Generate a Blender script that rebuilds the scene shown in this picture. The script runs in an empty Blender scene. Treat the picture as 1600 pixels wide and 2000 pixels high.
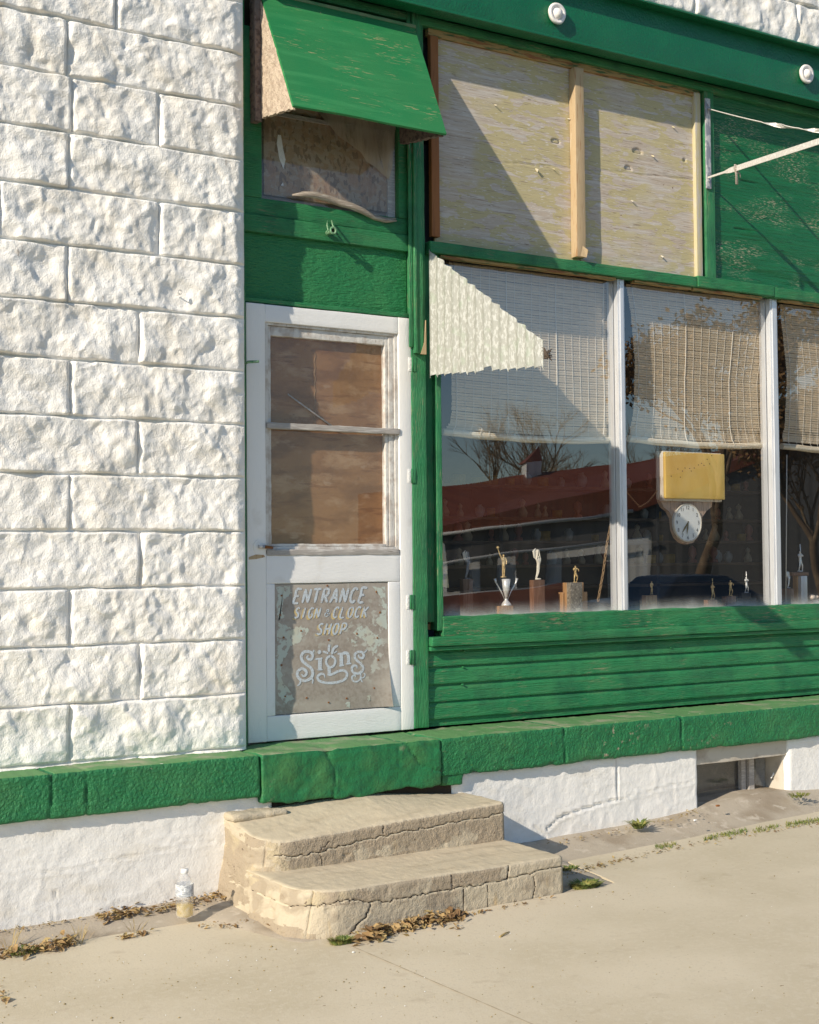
import bpy, math, random
import numpy as np
from mathutils import Vector
random.seed(7); rng = np.random.default_rng(7)
SC = bpy.context.scene
COL = SC.collection
# ------------------------------------------------------------------ camera, sky, sun, exposure
FPX = 2750.0
R = np.array([[0.84465336, 0.01070413, 0.53520662], [-0.53524624, 0.0327535, 0.84406082], [-0.00849495, -0.99940614, 0.0333947]])
CAM = np.array([-3.25590326, -5.83924295, -0.10481029])
cd = bpy.data.cameras.new('camera'); cam = bpy.data.objects.new('camera', cd); COL.objects.link(cam)
cd.sensor_fit = 'VERTICAL'; cd.sensor_height = 24; cd.lens = FPX / 2000 * 24; cd.clip_start = .05; cd.clip_end = 3000
from mathutils import Matrix
cam.matrix_world = Matrix(((R[0][0], -R[0][1], -R[0][2], CAM[0]), (R[1][0], -R[1][1], -R[1][2], CAM[1]), (R[2][0], -R[2][1], -R[2][2], CAM[2]), (0, 0, 0, 1)))
SC.camera = cam
SUN = np.array([2.88, 1.0, -1.60])
w = bpy.data.worlds.new('World'); SC.world = w; w.use_nodes = True
nt = w.node_tree; sky = nt.nodes.new('ShaderNodeTexSky'); sky.sky_type = 'NISHITA'; sky.sun_disc = False
el = math.atan2(-SUN[2], math.hypot(SUN[0], SUN[1])); sky.sun_elevation = el
sky.sun_rotation = math.atan2(-SUN[0], -SUN[1]) % (2 * math.pi); sky.air_density = 1.0; sky.dust_density = 0.1; sky.ozone_density = 3.2
nt.links.new(sky.outputs[0], nt.nodes['Background'].inputs[0]); nt.nodes['Background'].inputs[1].default_value = 0.11
sd = bpy.data.lights.new('sun', 'SUN'); so = bpy.data.objects.new('sun', sd); COL.objects.link(so)
sd.energy = 4.4; sd.angle = math.radians(0.55); sd.color = (1.0, 0.89, 0.73)
so.rotation_euler = Vector(SUN).to_track_quat('-Z', 'Y').to_euler(); so.location = (-8, -6, 8)
SC.view_settings.view_transform = 'Standard'; SC.view_settings.look = 'None'; SC.view_settings.exposure = 0.38; SC.view_settings.gamma = 1
SC.render.resolution_x = 819; SC.render.resolution_y = 1024
SC.cycles.max_bounces = 8; SC.cycles.transparent_max_bounces = 12

# ------------------------------------------------------------------ helpers
def P(x, y, Y=0.0):
    r = R @ np.array([(x - 800) / FPX, (y - 1000) / FPX, 1.0]); return CAM + r * ((Y - CAM[1]) / r[1])
def PZ(x, y, Z):
    r = R @ np.array([(x - 800) / FPX, (y - 1000) / FPX, 1.0]); return CAM + r * ((Z - CAM[2]) / r[2])
def hsh(i, j, k):
    n = (i.astype(np.int64) * 374761393 + j.astype(np.int64) * 668265263 + k.astype(np.int64) * 2147483647 // 7 * 13) & 0xffffffff
    n = ((n ^ (n >> 13)) * 1274126177) & 0xffffffff
    return ((n ^ (n >> 16)) & 0xffff) / 65535.0
def vn(x, y, z):
    x, y, z = np.broadcast_arrays(np.asarray(x, float), np.asarray(y, float), np.asarray(z, float))
    i, j, k = np.floor(x).astype(int), np.floor(y).astype(int), np.floor(z).astype(int)
    u, v, s = x - i, y - j, z - k
    u, v, s = [t * t * (3 - 2 * t) for t in (u, v, s)]
    r = 0
    for a in (0, 1):
        for b in (0, 1):
            for c in (0, 1):
                r = r + hsh(i + a, j + b, k + c) * (u if a else 1 - u) * (v if b else 1 - v) * (s if c else 1 - s)
    return r * 2 - 1
def fbm(x, y, z, o=3):
    r = 0; a = 1.0; f = 1.0
    for q in range(o):
        r = r + a * vn(x * f + 17.3 * q, y * f + 5.1 * q, z * f + 9.7 * q); a *= .5; f *= 2.03
    return r
def sst(a, b, x):
    t = np.clip((x - a) / (b - a), 0, 1); return t * t * (3 - 2 * t)
def segdist(px, pz, pts):
    d = np.full(np.shape(px), 9.0)
    for (ax, az), (bx, bz) in zip(pts[:-1], pts[1:]):
        L = (bx - ax) ** 2 + (bz - az) ** 2 + 1e-12
        t = np.clip(((px - ax) * (bx - ax) + (pz - az) * (bz - az)) / L, 0, 1)
        d = np.minimum(d, np.hypot(px - ax - t * (bx - ax), pz - az - t * (bz - az)))
    return d
def jag(pts, n=6, amp=.006, seed=1):
    r = random.Random(seed); out = [tuple(pts[0])]
    for a, b in zip(pts[:-1], pts[1:]):
        for q in range(1, n + 1):
            t = q / n; e = 0 if q == n else amp
            out.append((a[0] + (b[0] - a[0]) * t + r.uniform(-e, e), a[1] + (b[1] - a[1]) * t + r.uniform(-e, e)))
    return out

class B:
    def __init__(s): s.v = []; s.f = []; s.m = []; s.s = []; s.n = 0
    def add(s, V, F, m=0, sm=False):
        V = np.asarray(V, float).reshape(-1, 3); s.v.append(V)
        s.f += [tuple(int(i) + s.n for i in f) for f in F]; s.m += [m] * len(F); s.s += [sm] * len(F); s.n += len(V); return s
    def box(s, x0, x1, y0, y1, z0, z1, m=0):
        if x0 > x1: x0, x1 = x1, x0
        if y0 > y1: y0, y1 = y1, y0
        if z0 > z1: z0, z1 = z1, z0
        V = [(x, y, z) for x in (x0, x1) for y in (y0, y1) for z in (z0, z1)]
        return s.add(V, [(0, 1, 3, 2), (4, 6, 7, 5), (0, 4, 5, 1), (2, 3, 7, 6), (0, 2, 6, 4), (1, 5, 7, 3)], m)
    def prism(s, pts, off, m=0):
        n = len(pts); pts = np.asarray(pts, float); V = np.vstack([pts, pts + np.asarray(off)])
        F = [tuple(range(n)), tuple(range(2 * n - 1, n - 1, -1))] + [(i, i + n, (i + 1) % n + n, (i + 1) % n) for i in range(n)]
        return s.add(V, F, m)
    def tube(s, pts, r, n=8, m=0, cap=True, flat=1.0):
        pts = [np.asarray(p, float) for p in pts]; k = len(pts)
        rr = r if hasattr(r, '__len__') else [r] * k
        V = []; up = None
        for i, p in enumerate(pts):
            d = pts[min(i + 1, k - 1)] - pts[max(i - 1, 0)]; d = d / (np.linalg.norm(d) + 1e-12)
            if up is None: up = np.array([0, 0, 1.0]) if abs(d[2]) < .9 else np.array([1.0, 0, 0])
            a = np.cross(d, up); a /= (np.linalg.norm(a) + 1e-12); b = np.cross(a, d); up = b
            for q in range(n):
                t = 2 * math.pi * q / n; V.append(p + rr[i] * (a * math.cos(t) * flat + b * math.sin(t)))
        F = [(i * n + q, i * n + (q + 1) % n, (i + 1) * n + (q + 1) % n, (i + 1) * n + q) for i in range(k - 1) for q in range(n)]
        s.add(V, F, m, True)
        if cap:
            base = s.n - k * n
            s.f += [tuple(base + q for q in range(n))[::-1], tuple(base + (k - 1) * n + q for q in range(n))]; s.m += [m, m]; s.s += [False, False]
        return s
    def lathe(s, c, prof, n=20, m=0, sy=1.0):
        V = [(c[0] + r * math.cos(2 * math.pi * q / n), c[1] + sy * r * math.sin(2 * math.pi * q / n), c[2] + z) for r, z in prof for q in range(n)]
        F = [(i * n + q, i * n + (q + 1) % n, (i + 1) * n + (q + 1) % n, (i + 1) * n + q) for i in range(len(prof) - 1) for q in range(n)]
        return s.add(V, F, m, True)
    def disc(s, c, r, ax=1, n=20, m=0, th=.004, sx=1.0):
        V = []
        for o in (0, th):
            for q in range(n):
                t = 2 * math.pi * q / n
                V.append((c[0] + r * sx * math.cos(t), c[1] + o, c[2] + r * math.sin(t)))
        F = [tuple(range(n)), tuple(range(2 * n - 1, n - 1, -1))] + [(q, q + n, (q + 1) % n + n, (q + 1) % n) for q in range(n)]
        return s.add(V, F, m)
    def grid(s, G, m=0, sm=True):
        a, b = G.shape[:2]; idx = np.arange(a * b).reshape(a, b)
        F = np.stack([idx[:-1, :-1], idx[1:, :-1], idx[1:, 1:], idx[:-1, 1:]], -1).reshape(-1, 4)
        return s.add(G.reshape(-1, 3), F.tolist(), m, sm)
    def rbox(s, x0, x1, y0, y1, z0, z1, r=.004, seg=.05, disp=None, m=0, segs=None, shape=None, sm=True):
        lo = np.array([min(x0, x1), min(y0, y1), min(z0, z1)]); hi = np.array([max(x0, x1), max(y0, y1), max(z0, z1)])
        r = min(r, (hi - lo).min() * .49)
        sg = segs or (seg, seg, seg); ax = []
        for k in range(3):
            n = max(1, int(round((hi[k] - lo[k] - 2 * r) / sg[k])))
            mid = np.linspace(lo[k] + r, hi[k] - r, n + 1)
            ax.append(np.concatenate([[lo[k], lo[k] + r * .4], mid, [hi[k] - r * .4, hi[k]]]))
        Vs = []; Fs = []; base = 0
        for k in range(3):
            i, j = [(1, 2), (2, 0), (0, 1)][k]
            for e, val in ((0, lo[k]), (1, hi[k])):
                U, W = np.meshgrid(ax[i], ax[j], indexing='ij'); G = np.zeros(U.shape + (3,))
                G[..., i] = U; G[..., j] = W; G[..., k] = val
                a, b = U.shape; idx = np.arange(a * b).reshape(a, b) + base
                q = np.stack([idx[:-1, :-1], idx[1:, :-1], idx[1:, 1:], idx[:-1, 1:]], -1).reshape(-1, 4)
                Fs.append(q if e else q[:, ::-1]); Vs.append(G.reshape(-1, 3)); base += a * b
        V = np.vstack(Vs); F = np.vstack(Fs)
        _, ui, inv = np.unique(np.round(V, 6), axis=0, return_index=True, return_inverse=True)
        V = V[ui]; F = inv.reshape(-1)[F]
        q = np.clip(V, lo + r, hi - r); d = V - q; L = np.linalg.norm(d, axis=1, keepdims=True)
        N = d / np.maximum(L, 1e-9); V = np.where(L > 0, q + N * r, V)
        if shape is not None: V = shape(V)
        if disp is not None: V = V + N * np.asarray(disp(V, N)).reshape(-1, 1)
        return s.add(V, F.tolist(), m, sm)

OFF = {}
def tag(o, label=None, cat=None, group=None, kind=None):
    if label: o['label'] = label
    if cat: o['category'] = cat
    if group: o['group'] = group
    if kind: o['kind'] = kind
    return o
def thing(name, loc, label, cat, group=None):
    o = bpy.data.objects.new(name, None); COL.objects.link(o); o.location = [float(t) for t in loc]; o.empty_display_size = .1
    OFF[o.name] = np.array(loc, float); return tag(o, label, cat, group)
def obj(name, b, mats, parent=None, bevel=0, label=None, off=None, sub=0):
    V = np.vstack(b.v)
    of = OFF[parent.name] if parent else (np.array(off, float) if off is not None else np.zeros(3))
    me = bpy.data.meshes.new(name); me.from_pydata((V - of).tolist(), [], b.f)
    mats = mats if isinstance(mats, (list, tuple)) else [mats]
    for mm in mats: me.materials.append(mm)
    me.polygons.foreach_set('material_index', b.m); me.polygons.foreach_set('use_smooth', b.s); me.update()
    o = bpy.data.objects.new(name, me); COL.objects.link(o)
    if parent: o.parent = parent
    else: o.location = of.tolist()
    OFF[o.name] = of
    if bevel:
        md = o.modifiers.new('bevel', 'BEVEL'); md.width = bevel; md.segments = 2; md.limit_method = 'ANGLE'
    if label: o['label'] = label
    return o

# ------------------------------------------------------------------ materials
def M(name, base, rough=.7, mix=(), bumps=(), metal=0, spec=.4, sheen=0, trans=0, alpha=1, rvar=0):
    m = bpy.data.materials.new(name); m.use_nodes = True; t = m.node_tree; N = t.nodes; L = t.links
    bs = N['Principled BSDF']; bs.inputs['Roughness'].default_value = rough; bs.inputs['Metallic'].default_value = metal
    bs.inputs['Specular IOR Level'].default_value = spec
    geo = N.new('ShaderNodeNewGeometry'); tc = N.new('ShaderNodeTexCoord')
    def tex(vs, sc, det=4, kind='n', dist=0, ro=.55, loc=(0, 0, 0)):
        mp = N.new('ShaderNodeMapping'); mp.inputs['Scale'].default_value = vs; mp.inputs['Location'].default_value = loc; L.new(geo.outputs['Position'], mp.inputs[0])
        if kind == 'n':
            x = N.new('ShaderNodeTexNoise'); x.inputs['Detail'].default_value = det; x.inputs['Roughness'].default_value = ro; x.inputs['Distortion'].default_value = dist
        else:
            x = N.new('ShaderNodeTexVoronoi'); x.feature = {'v': 'F1', 'e': 'DISTANCE_TO_EDGE', 'c': 'F1'}[kind]
        x.inputs['Scale'].default_value = sc; L.new(mp.outputs[0], x.inputs['Vector'])
        return x.outputs['Color'] if kind == 'c' else x.outputs[1 if False else ('Fac' if kind == 'n' else 'Distance')]
    rgb = N.new('ShaderNodeRGB'); rgb.outputs[0].default_value = (*base, 1); col = rgb.outputs[0]
    for k, mx in enumerate(mix):
        c, vs, sc, lo, hi = mx[:5]; det = mx[5] if len(mx) > 5 else 4; kind = mx[6] if len(mx) > 6 else 'n'; amt = mx[7] if len(mx) > 7 else 1
        o = tex(vs, sc, det, kind, loc=(k * 3.7, k * 1.3, k * 2.1), dist=mx[8] if len(mx) > 8 else 0)
        if kind == 'c':
            sp = N.new('ShaderNodeSeparateColor'); L.new(o, sp.inputs[0]); o = sp.outputs[0]
        mr = N.new('ShaderNodeMapRange'); mr.inputs[1].default_value = lo; mr.inputs[2].default_value = hi; mr.inputs[4].default_value = amt; L.new(o, mr.inputs[0])
        if len(mx) > 9:
            v2, s2, l2, h2 = mx[9]; o2 = tex(v2, s2, 4, 'n', loc=(k * 1.1 + 5, k * 2.9, k * .7)); m2 = N.new('ShaderNodeMapRange'); m2.inputs[1].default_value = l2; m2.inputs[2].default_value = h2; L.new(o2, m2.inputs[0]); mm_ = N.new('ShaderNodeMath'); mm_.operation = 'MULTIPLY'; L.new(mr.outputs[0], mm_.inputs[0]); L.new(m2.outputs[0], mm_.inputs[1]); mr = mm_
        mn = N.new('ShaderNodeMix'); mn.data_type = 'RGBA'; L.new(mr.outputs[0], mn.inputs[0]); L.new(col, mn.inputs[6]); mn.inputs[7].default_value = (*c, 1); col = mn.outputs[2]
    L.new(col, bs.inputs['Base Color'])
    nrm = None
    for bp in bumps:
        vs, sc, st, dst = bp[:4]; kind = bp[4] if len(bp) > 4 else 'n'
        o = tex(vs, sc, 5, kind, dist=bp[5] if len(bp) > 5 else 0)
        bn = N.new('ShaderNodeBump'); bn.inputs['Strength'].default_value = st; bn.inputs['Distance'].default_value = dst; L.new(o, bn.inputs['Height'])
        if nrm: L.new(nrm, bn.inputs['Normal'])
        nrm = bn.outputs[0]
    if nrm: L.new(nrm, bs.inputs['Normal'])
    if trans:
        tr = N.new('ShaderNodeBsdfTranslucent'); L.new(col, tr.inputs[0]); mx = N.new('ShaderNodeMixShader'); mx.inputs[0].default_value = trans
        if nrm: L.new(nrm, tr.inputs['Normal'])
        L.new(bs.outputs[0], mx.inputs[1]); L.new(tr.outputs[0], mx.inputs[2]); L.new(mx.outputs[0], N['Material Output'].inputs[0])
    if alpha < 1:
        src = N['Material Output'].inputs[0].links[0].from_socket; tp = N.new('ShaderNodeBsdfTransparent'); mx = N.new('ShaderNodeMixShader'); mx.inputs[0].default_value = alpha
        L.new(tp.outputs[0], mx.inputs[1]); L.new(src, mx.inputs[2]); L.new(mx.outputs[0], N['Material Output'].inputs[0])
    return m
U = (1, 1, 1)
white_block = M('white_masonry_paint', (.89, .86, .80), .75, [((.74, .69, .60), U, 5, .5, .75, 6), ((.34, .25, .17), (1, 1, .6), 20, .66, .74, 6, 'n', .75, .3, (U, 2.2, .50, .62)), ((.60, .55, .47), (6, 6, .7), 3, .56, .72, 5, 'n', .5)], [(U, 150, .7, .005), (U, 50, .4, .008)])
white_found = M('white_cement_paint', (.83, .81, .77), .7, [((.70, .65, .56), (1, 1, 2), 4, .55, .8), ((.40, .30, .2), U, 30, .71, .78, 4, 'n', .6)], [(U, 150, .35, .004), (U, 30, .45, .008)])
white_wood = M('white_wood_paint', (.84, .82, .78), .5, [((.66, .62, .56), (1, 1, 1), 7, .6, .85), ((.36, .33, .30), (18, 18, 1.2), 6, .70, .76, 4, 'n', .35)], [((14, 14, 1), 26, .4, .004), (U, 60, .15, .003)])
chipped = M('chipped_white_paint', (.62, .60, .56), .7, [((.46, .41, .36), U, 20, .45, .62, 6), ((.24, .19, .15), (20, 20, 4), 6, .62, .70, 5, 'n', .8)], [(U, 60, .7, .004)])
grey_wood = M('bare_grey_wood', (.37, .34, .31), .85, [((.55, .52, .48), (1.2, 14, 14), 10, .5, .65, 6), ((.18, .15, .13), (2, 20, 20), 12, .66, .72, 5)], [((1, 12, 12), 30, .7, .003)])
ledge_green = M('green_masonry_paint', (.018, .165, .058), .5, [((.045, .20, .07), U, 3.5, .45, .75, 6), ((.010, .095, .038), U, 17, .55, .75, 6, 'n', .7), ((.36, .30, .22), U, 34, .60, .63, 6, 'n', .9, .2, (U, 2.3, .56, .66)), ((.07, .17, .045), U, 45, .66, .76, 5), ((.42, .40, .32), U, 60, .745, .77, 4), ((.28, .20, .13), U, 11, .74, .78, 6, 'n', .6)], [(U, 75, 1.0, .012), (U, 30, .4, .010)], spec=.35)
ledge_top = M('worn_green_ledge_top', (.10, .24, .085), .8, [((.33, .32, .22), U, 7, .50, .72, 6), ((.66, .64, .56), (4, 12, 12), 9, .70, .72, 4)], [(U, 90, .4, .004)])
smooth_green = M('smooth_green_patch_paint', (.016, .155, .052), .5, [((.045, .17, .055), U, 6, .48, .66, 6), ((.010, .09, .036), U, 11, .55, .72, 6, 'n', .7), ((.36, .30, .22), (1.5, 1, 1), 26, .58, .62, 6, 'n', .9, .2, (U, 3, .55, .64))], [(U, 16, .8, .012), (U, 80, .6, .005)], spec=.4)
beam_green = M('glossy_green_steel_paint', (.004, .125, .050), .32, [((.010, .155, .06), U, 4, .4, .8), ((.10, .20, .09), U, 80, .74, .78, 3)], [(U, 90, .7, .006), (U, 14, .35, .010)], spec=.5)
def green_wood(name, vs, c1=(.019, .190, .066), c2=(.044, .235, .085), wear=.70, rough=.5):
    return M(name, c1, rough, [(c2, U, 4, .4, .7), ((.055, .20, .075), vs, 5, .50, .75, 5), ((.30, .25, .15), vs, 13, .57, .61, 7, 'n', .95, .2, (U, 3.1, wear - .15, wear + .02)), ((.012, .080, .040), U, 6, .50, .75, 7, 'n', .7), ((.02, .06, .025), vs, 16, .72, .76, 5, 'n', .7)], [(vs, 16, .9, .008), (U, 45, .4, .005)], spec=.4)
gw_h = green_wood('green_paint_horizontal_grain', (1, 14, 14))
gw_v = green_wood('green_paint_vertical_grain', (14, 14, 1), wear=.64)
gw_panel = green_wood('green_paint_rough_panel', (1.2, 9, 9), c1=(.014, .155, .05), wear=.74)
gw_awning = M('green_awning_paint', (.028, .195, .062), .6, [((.018, .19, .06), U, 5, .45, .7), ((.045, .25, .085), (1, 5, 9), 3, .5, .8), ((.40, .31, .16), (2.2, 14, 26), 7, .60, .63, 7, 'n', .85, .2, ((1, 1, 3), 2.6, .50, .64)), ((.010, .11, .04), (1, 6, 12), 5, .6, .8, 5, 'n', .5), ((.40, .31, .17), U, 48, .735, .76, 3)], [((1, 10, 18), 14, .4, .003)], spec=.3)
awn_top = M('dusty_awning_top', (.17, .24, .12), .8, [((.05, .21, .08), (1, 1, 1), 9, .45, .7, 5)], [(U, 60, .3, .003)])
gw_ply = M('green_peeling_plywood', (.006, .125, .040), .42, [((.013, .165, .055), (1, 3, 7), 3, .4, .75), ((.40, .36, .24), (2.4, 7, 16), 16, .56, .59, 6, 'n', .9, .3, ((1, 1, 2.4), 2.6, .48, .62)), ((.001, .03, .015), (1.2, 4, 22), 5, .68, .71, 3)], [((1, 4, 16), 5, .8, .012), ((2, 6, 20), 14, .6, .004)], spec=.5)
plywood = M('weathered_plywood', (.50, .42, .34), .85, [((.57, .52, .46), (1, 10, 20), 5, .45, .62, 6), ((.28, .21, .16), (1, 10, 26), 6, .63, .70, 6), ((.50, .43, .235), (1.6, 4, 5.5), 4.2, .465, .475, 10, 'n', .92, .6, (U, 1.9, .36, .46)), ((.27, .21, .16), (1.5, 9, 40), 6, .58, .64, 5, 'n', .8), ((.14, .09, .06), (2, 5, 14), 7, .70, .715, 5, 'n', .8), ((.62, .58, .52), (3, 9, 20), 8, .62, .65, 6), ((.20, .13, .08), U, 30, .75, .77, 3)], [((1, 10, 24), 10, .6, .003)])
brown_board = M('stained_brown_board', (.30, .115, .035), .7, [((.20, .075, .025), (10, 10, 1), 8, .5, .7, 5), ((.45, .22, .1), (20, 20, 1), 9, .7, .76, 5)], [((12, 12, 1), 20, .4, .003)])
batten = M('pale_pine_batten', (.46, .34, .20), .75, [((.33, .18, .08), (12, 12, 1), 7, .56, .66, 6), ((.55, .46, .32), (9, 9, 1), 6, .62, .75, 5)], [((14, 14, 1), 20, .5, .003)])
cream_wood = M('cream_painted_wood', (.52, .45, .27), .7, [((.50, .46, .40), (8, 8, 1), 7, .5, .6, 6), ((.34, .25, .15), (10, 10, 1), 14, .66, .7, 5)], [((14, 14, 1), 20, .4, .003)])
frame_tan = M('rotten_tan_frame_wood', (.38, .25, .10), .8, [((.07, .12, .05), (1, 8, 8), 9, .5, .6, 6), ((.28, .12, .05), (1, 12, 12), 6, .55, .6, 5)], [((1, 14, 14), 20, .6, .004)])
osb = M('weathered_chipboard', (.33, .225, .135), .85, [((.37, .29, .21), (1, 1, 2), 28, .4, .5, 2, 'c'), ((.20, .135, .085), (2, 1, 1), 34, .75, .8, 2, 'c'), ((.34, .20, .11), (2, 1, 1), 17, .7, .78, 2, 'c', .6)], [(U, 60, .4, .003), ((2, 1, 1), 28, .3, .004, 'v')])
door_board = M('brown_water_stained_board', (.285, .145, .060), .75, [((.165, .075, .030), (1, 1, 2.6), 4.2, .44, .62, 8, 'n', .8), ((.42, .27, .15), (1.2, 1, 2.6), 5.4, .52, .66, 8, 'n', .7), ((.40, .27, .17), (1, 1, 2), 6, .64, .70, 3, 'n', .6), ((.17, .07, .028), (1, 1, 9), 4, .6, .64, 4, 'n', .6), ((.10, .05, .025), U, 130, .62, .7, 3, 'n', .5)], [(U, 90, .2, .002)])
fibre = M('rough_fibre_board', (.56, .46, .35), .95, [((.42, .33, .25), U, 34, .45, .6, 6), ((.13, .09, .06), (9, 9, 3), 9, .68, .72, 6)], [(U, 95, 1.0, .010), ((9, 9, 3), 11, .7, .008)])
batt = M('dark_felt_lining', (.20, .15, .125), .95, [((.11, .08, .07), U, 40, .5, .6, 6)], [(U, 120, 1.0, .01)])
alum = M('brushed_aluminium', (.72, .73, .75), .35, [((.60, .61, .63), (8, 8, 1), 6, .5, .7)], metal=.45)
steel = M('worn_galvanised_steel', (.60, .58, .54), .5, [((.72, .70, .66), (1, 9, 9), 9, .5, .6, 5), ((.32, .20, .12), U, 30, .66, .72, 5)], [(U, 60, .2, .002)], metal=.25)
dark_steel = M('weathered_plate_steel', (.30, .31, .35), .6, [((.62, .60, .58), (6, 6, 2), 9, .47, .53, 6), ((.13, .09, .07), U, 22, .66, .7, 5)], metal=.3)
fibreglass = M('ribbed_fibreglass', (.42, .425, .38), .4, [((.60, .61, .57), (5, 5, 2), 20, .50, .56, 5, 'n', .9), ((.40, .46, .36), U, 14, .56, .66, 5, 'n', .6), ((.46, .30, .10), U, 12, .76, .79, 3)], [((3, 3, 2), 70, .5, .003), (U, 150, .3, .002)], trans=.25)
concrete = M('sidewalk_concrete', (.57, .50, .375), .85, [((.485, .42, .30), (1, 1, 1), 1.3, .42, .65, 6), ((.56, .50, .385), U, 38, .5, .62, 5, 'n', .5), ((.45, .385, .285), U, 75, .56, .68, 5, 'n', .5), ((.36, .29, .20), U, 7, .63, .78, 7, 'n', .6), ((.20, .14, .08), U, 34, .745, .76, 2)], [(U, 120, .35, .003)])
old_concrete = M('old_gutter_concrete', (.40, .345, .27), .9, [((.29, .235, .17), U, 4, .5, .68, 6), ((.47, .41, .33), U, 14, .58, .66, 5), ((.62, .58, .5), U, 55, .73, .75, 3), ((.13, .09, .06), U, 40, .72, .75, 3)], [(U, 110, .5, .004), (U, 18, .3, .01)])
step_paint = M('cream_step_concrete', (.48, .41, .30), .85, [((.48, .415, .305), U, 5, .45, .6, 5), ((.33, .27, .195), (1, 1, 1.6), 5.5, .50, .60, 8, 'n', .85, .3), ((.42, .30, .15), (5, 5, 1), 3.2, .62, .74, 4, 'n', .7), ((.20, .15, .11), U, 24, .70, .75, 5, 'n', .7)], [(U, 140, .8, .004), (U, 30, .7, .010)])
step_top = M('sandy_step_top', (.52, .445, .32), .9, [((.39, .325, .225), (1, 3, 1), 5, .5, .75, 5), ((.55, .48, .35), (1, 3, 1), 4, .55, .75, 5), ((.2, .15, .1), U, 60, .76, .78, 3)], [(U, 120, .35, .003)])
step_worn = M('worn_step_concrete', (.35, .285, .205), .9, [((.36, .295, .21), U, 6, .45, .66, 6), ((.45, .375, .25), U, 3.4, .60, .66, 6), ((.15, .11, .08), U, 60, .64, .7, 4)], [(U, 130, 1.0, .005), (U, 34, .8, .010)])
crevice = M('crack_dirt_gap_shade', (.045, .032, .022), .95)  # dirt in the step cracks; near-black painted shade in the gap fillers
asphalt = M('road_asphalt', (.06, .06, .058), .9, [((.09, .088, .082), U, 3, .5, .7)], [(U, 90, .4, .004)])
earth = M('dry_grass_ground', (.12, .105, .05), .95, [((.07, .09, .03), U, .3, .45, .6, 6), ((.2, .16, .1), U, 2, .6, .7, 5)])
slat_m = M('bamboo_slat', (.68, .56, .40), .6, [((.74, .63, .47), (1, 1, 12), 7, .5, .6, 3), ((.58, .46, .31), (2, 1, 14), 5, .55, .7, 3, 'n', .5)], spec=.25, trans=.12)
cord_m = M('white_string', (.78, .74, .66), .8)
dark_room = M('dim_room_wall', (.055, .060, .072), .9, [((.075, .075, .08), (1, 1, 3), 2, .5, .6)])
shelf_m = M('dark_shelf_wood', (.13, .09, .065), .7, [((.08, .055, .04), (1, 9, 9), 8, .5, .6)])
gold = M('gold_plated_plastic', (.80, .58, .27), .35, [((.30, .19, .07), U, 90, .5, .7)], metal=.4)
silver = M('silver_plated_plastic', (.88, .87, .84), .3, [((.6, .58, .55), U, 90, .55, .75)], metal=.35)
pale_plastic = M('pale_plastic', (.80, .74, .62), .4)
tan_wood = M('varnished_tan_wood', (.45, .26, .12), .4, [((.33, .17, .07), (14, 14, 1), 9, .5, .6, 5)])
brown_wood = M('varnished_brown_wood', (.17, .085, .05), .4, [((.25, .14, .09), (14, 14, 1), 9, .5, .6, 5)])
marble = M('speckled_brown_marble', (.22, .19, .15), .35, [((.38, .33, .27), U, 90, .5, .6, 5), ((.10, .08, .06), U, 60, .6, .65, 5)])
yellow_p = M('yellowed_plastic', (.74, .52, .14), .45, [((.66, .43, .09), (2, 1, 1), 4, .45, .7), ((.70, .50, .16), U, 6, .6, .8), ((.13, .07, .02), (1, 1, 1.2), 30, .76, .775, 2)], spec=.5)
cream_p = M('aged_white_plastic', (.66, .61, .52), .5, [((.45, .37, .29), (10, 10, 1), 8, .56, .66, 5)])
clock_wood = M('weathered_clock_wood', (.50, .36, .27), .7, [((.40, .31, .25), (22, 22, 1), 6, .5, .6, 6), ((.15, .09, .06), (26, 26, 1), 8, .6, .66, 5)], [((20, 20, 1), 16, .3, .002)])
clock_white = M('clock_dial_white', (.80, .82, .80), .4)
ink = M('black_print', (.03, .03, .03), .6)
brass = M('brass_clock_hands', (.20, .16, .08), .4, metal=.5)
sign_m = M('weathered_sign_metal', (.345, .305, .262), .55, [((.28, .24, .20), U, 60, .40, .65, 6), ((.48, .49, .43), U, 26, .54, .58, 6, 'n', .9, .2, ((1, 1, 1), 3.0, .52, .62)), ((.40, .36, .31), (1, 1, 3), 3, .5, .75)], [(U, 90, .15, .002)], spec=.3)
sign_mint = M('pale_mint_sign_paint', (.47, .51, .45), .55, [((.50, .48, .38), U, 8, .5, .7), ((.345, .305, .262), U, 42, .54, .58, 6)])
sign_white = M('blue_white_sign_lettering', (.50, .56, .61), .6, [((.40, .38, .36), (2, 1, 3), 60, .50, .62, 5, 'n', .9)])
sign_yel = M('ochre_sign_lettering', (.56, .43, .20), .6, [((.38, .33, .27), U, 70, .55, .62, 5)])
rust = M('rust', (.22, .085, .025), .9)
leaf_m = M('dry_leaves', (.42, .29, .13), .85, [((.28, .17, .07), U, 22, .45, .6, 3), ((.58, .44, .24), U, 31, .6, .7, 3)], trans=.15)
grass_m = M('weed_leaves', (.14, .19, .045), .7, [((.30, .28, .08), U, 26, .45, .6, 3), ((.08, .12, .03), U, 40, .6, .7, 3)], trans=.2)
straw_m = M('dry_straw', (.36, .27, .12), .85, [((.20, .15, .06), U, 40, .5, .6, 3)])
cloth_m = M('torn_plastic_sheeting', (.62, .53, .42), .5, [((.5, .42, .33), (8, 8, 1), 10, .5, .7)], [((6, 6, 2), 12, .4, .01)], alpha=.62, trans=.3)
film_m = M('bunched_plastic_film', (.44, .37, .30), .35, [((.72, .68, .6), (2, 8, 30), 9, .55, .65, 4)], [((2, 10, 40), 12, 1, .006)], alpha=.8)
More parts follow.
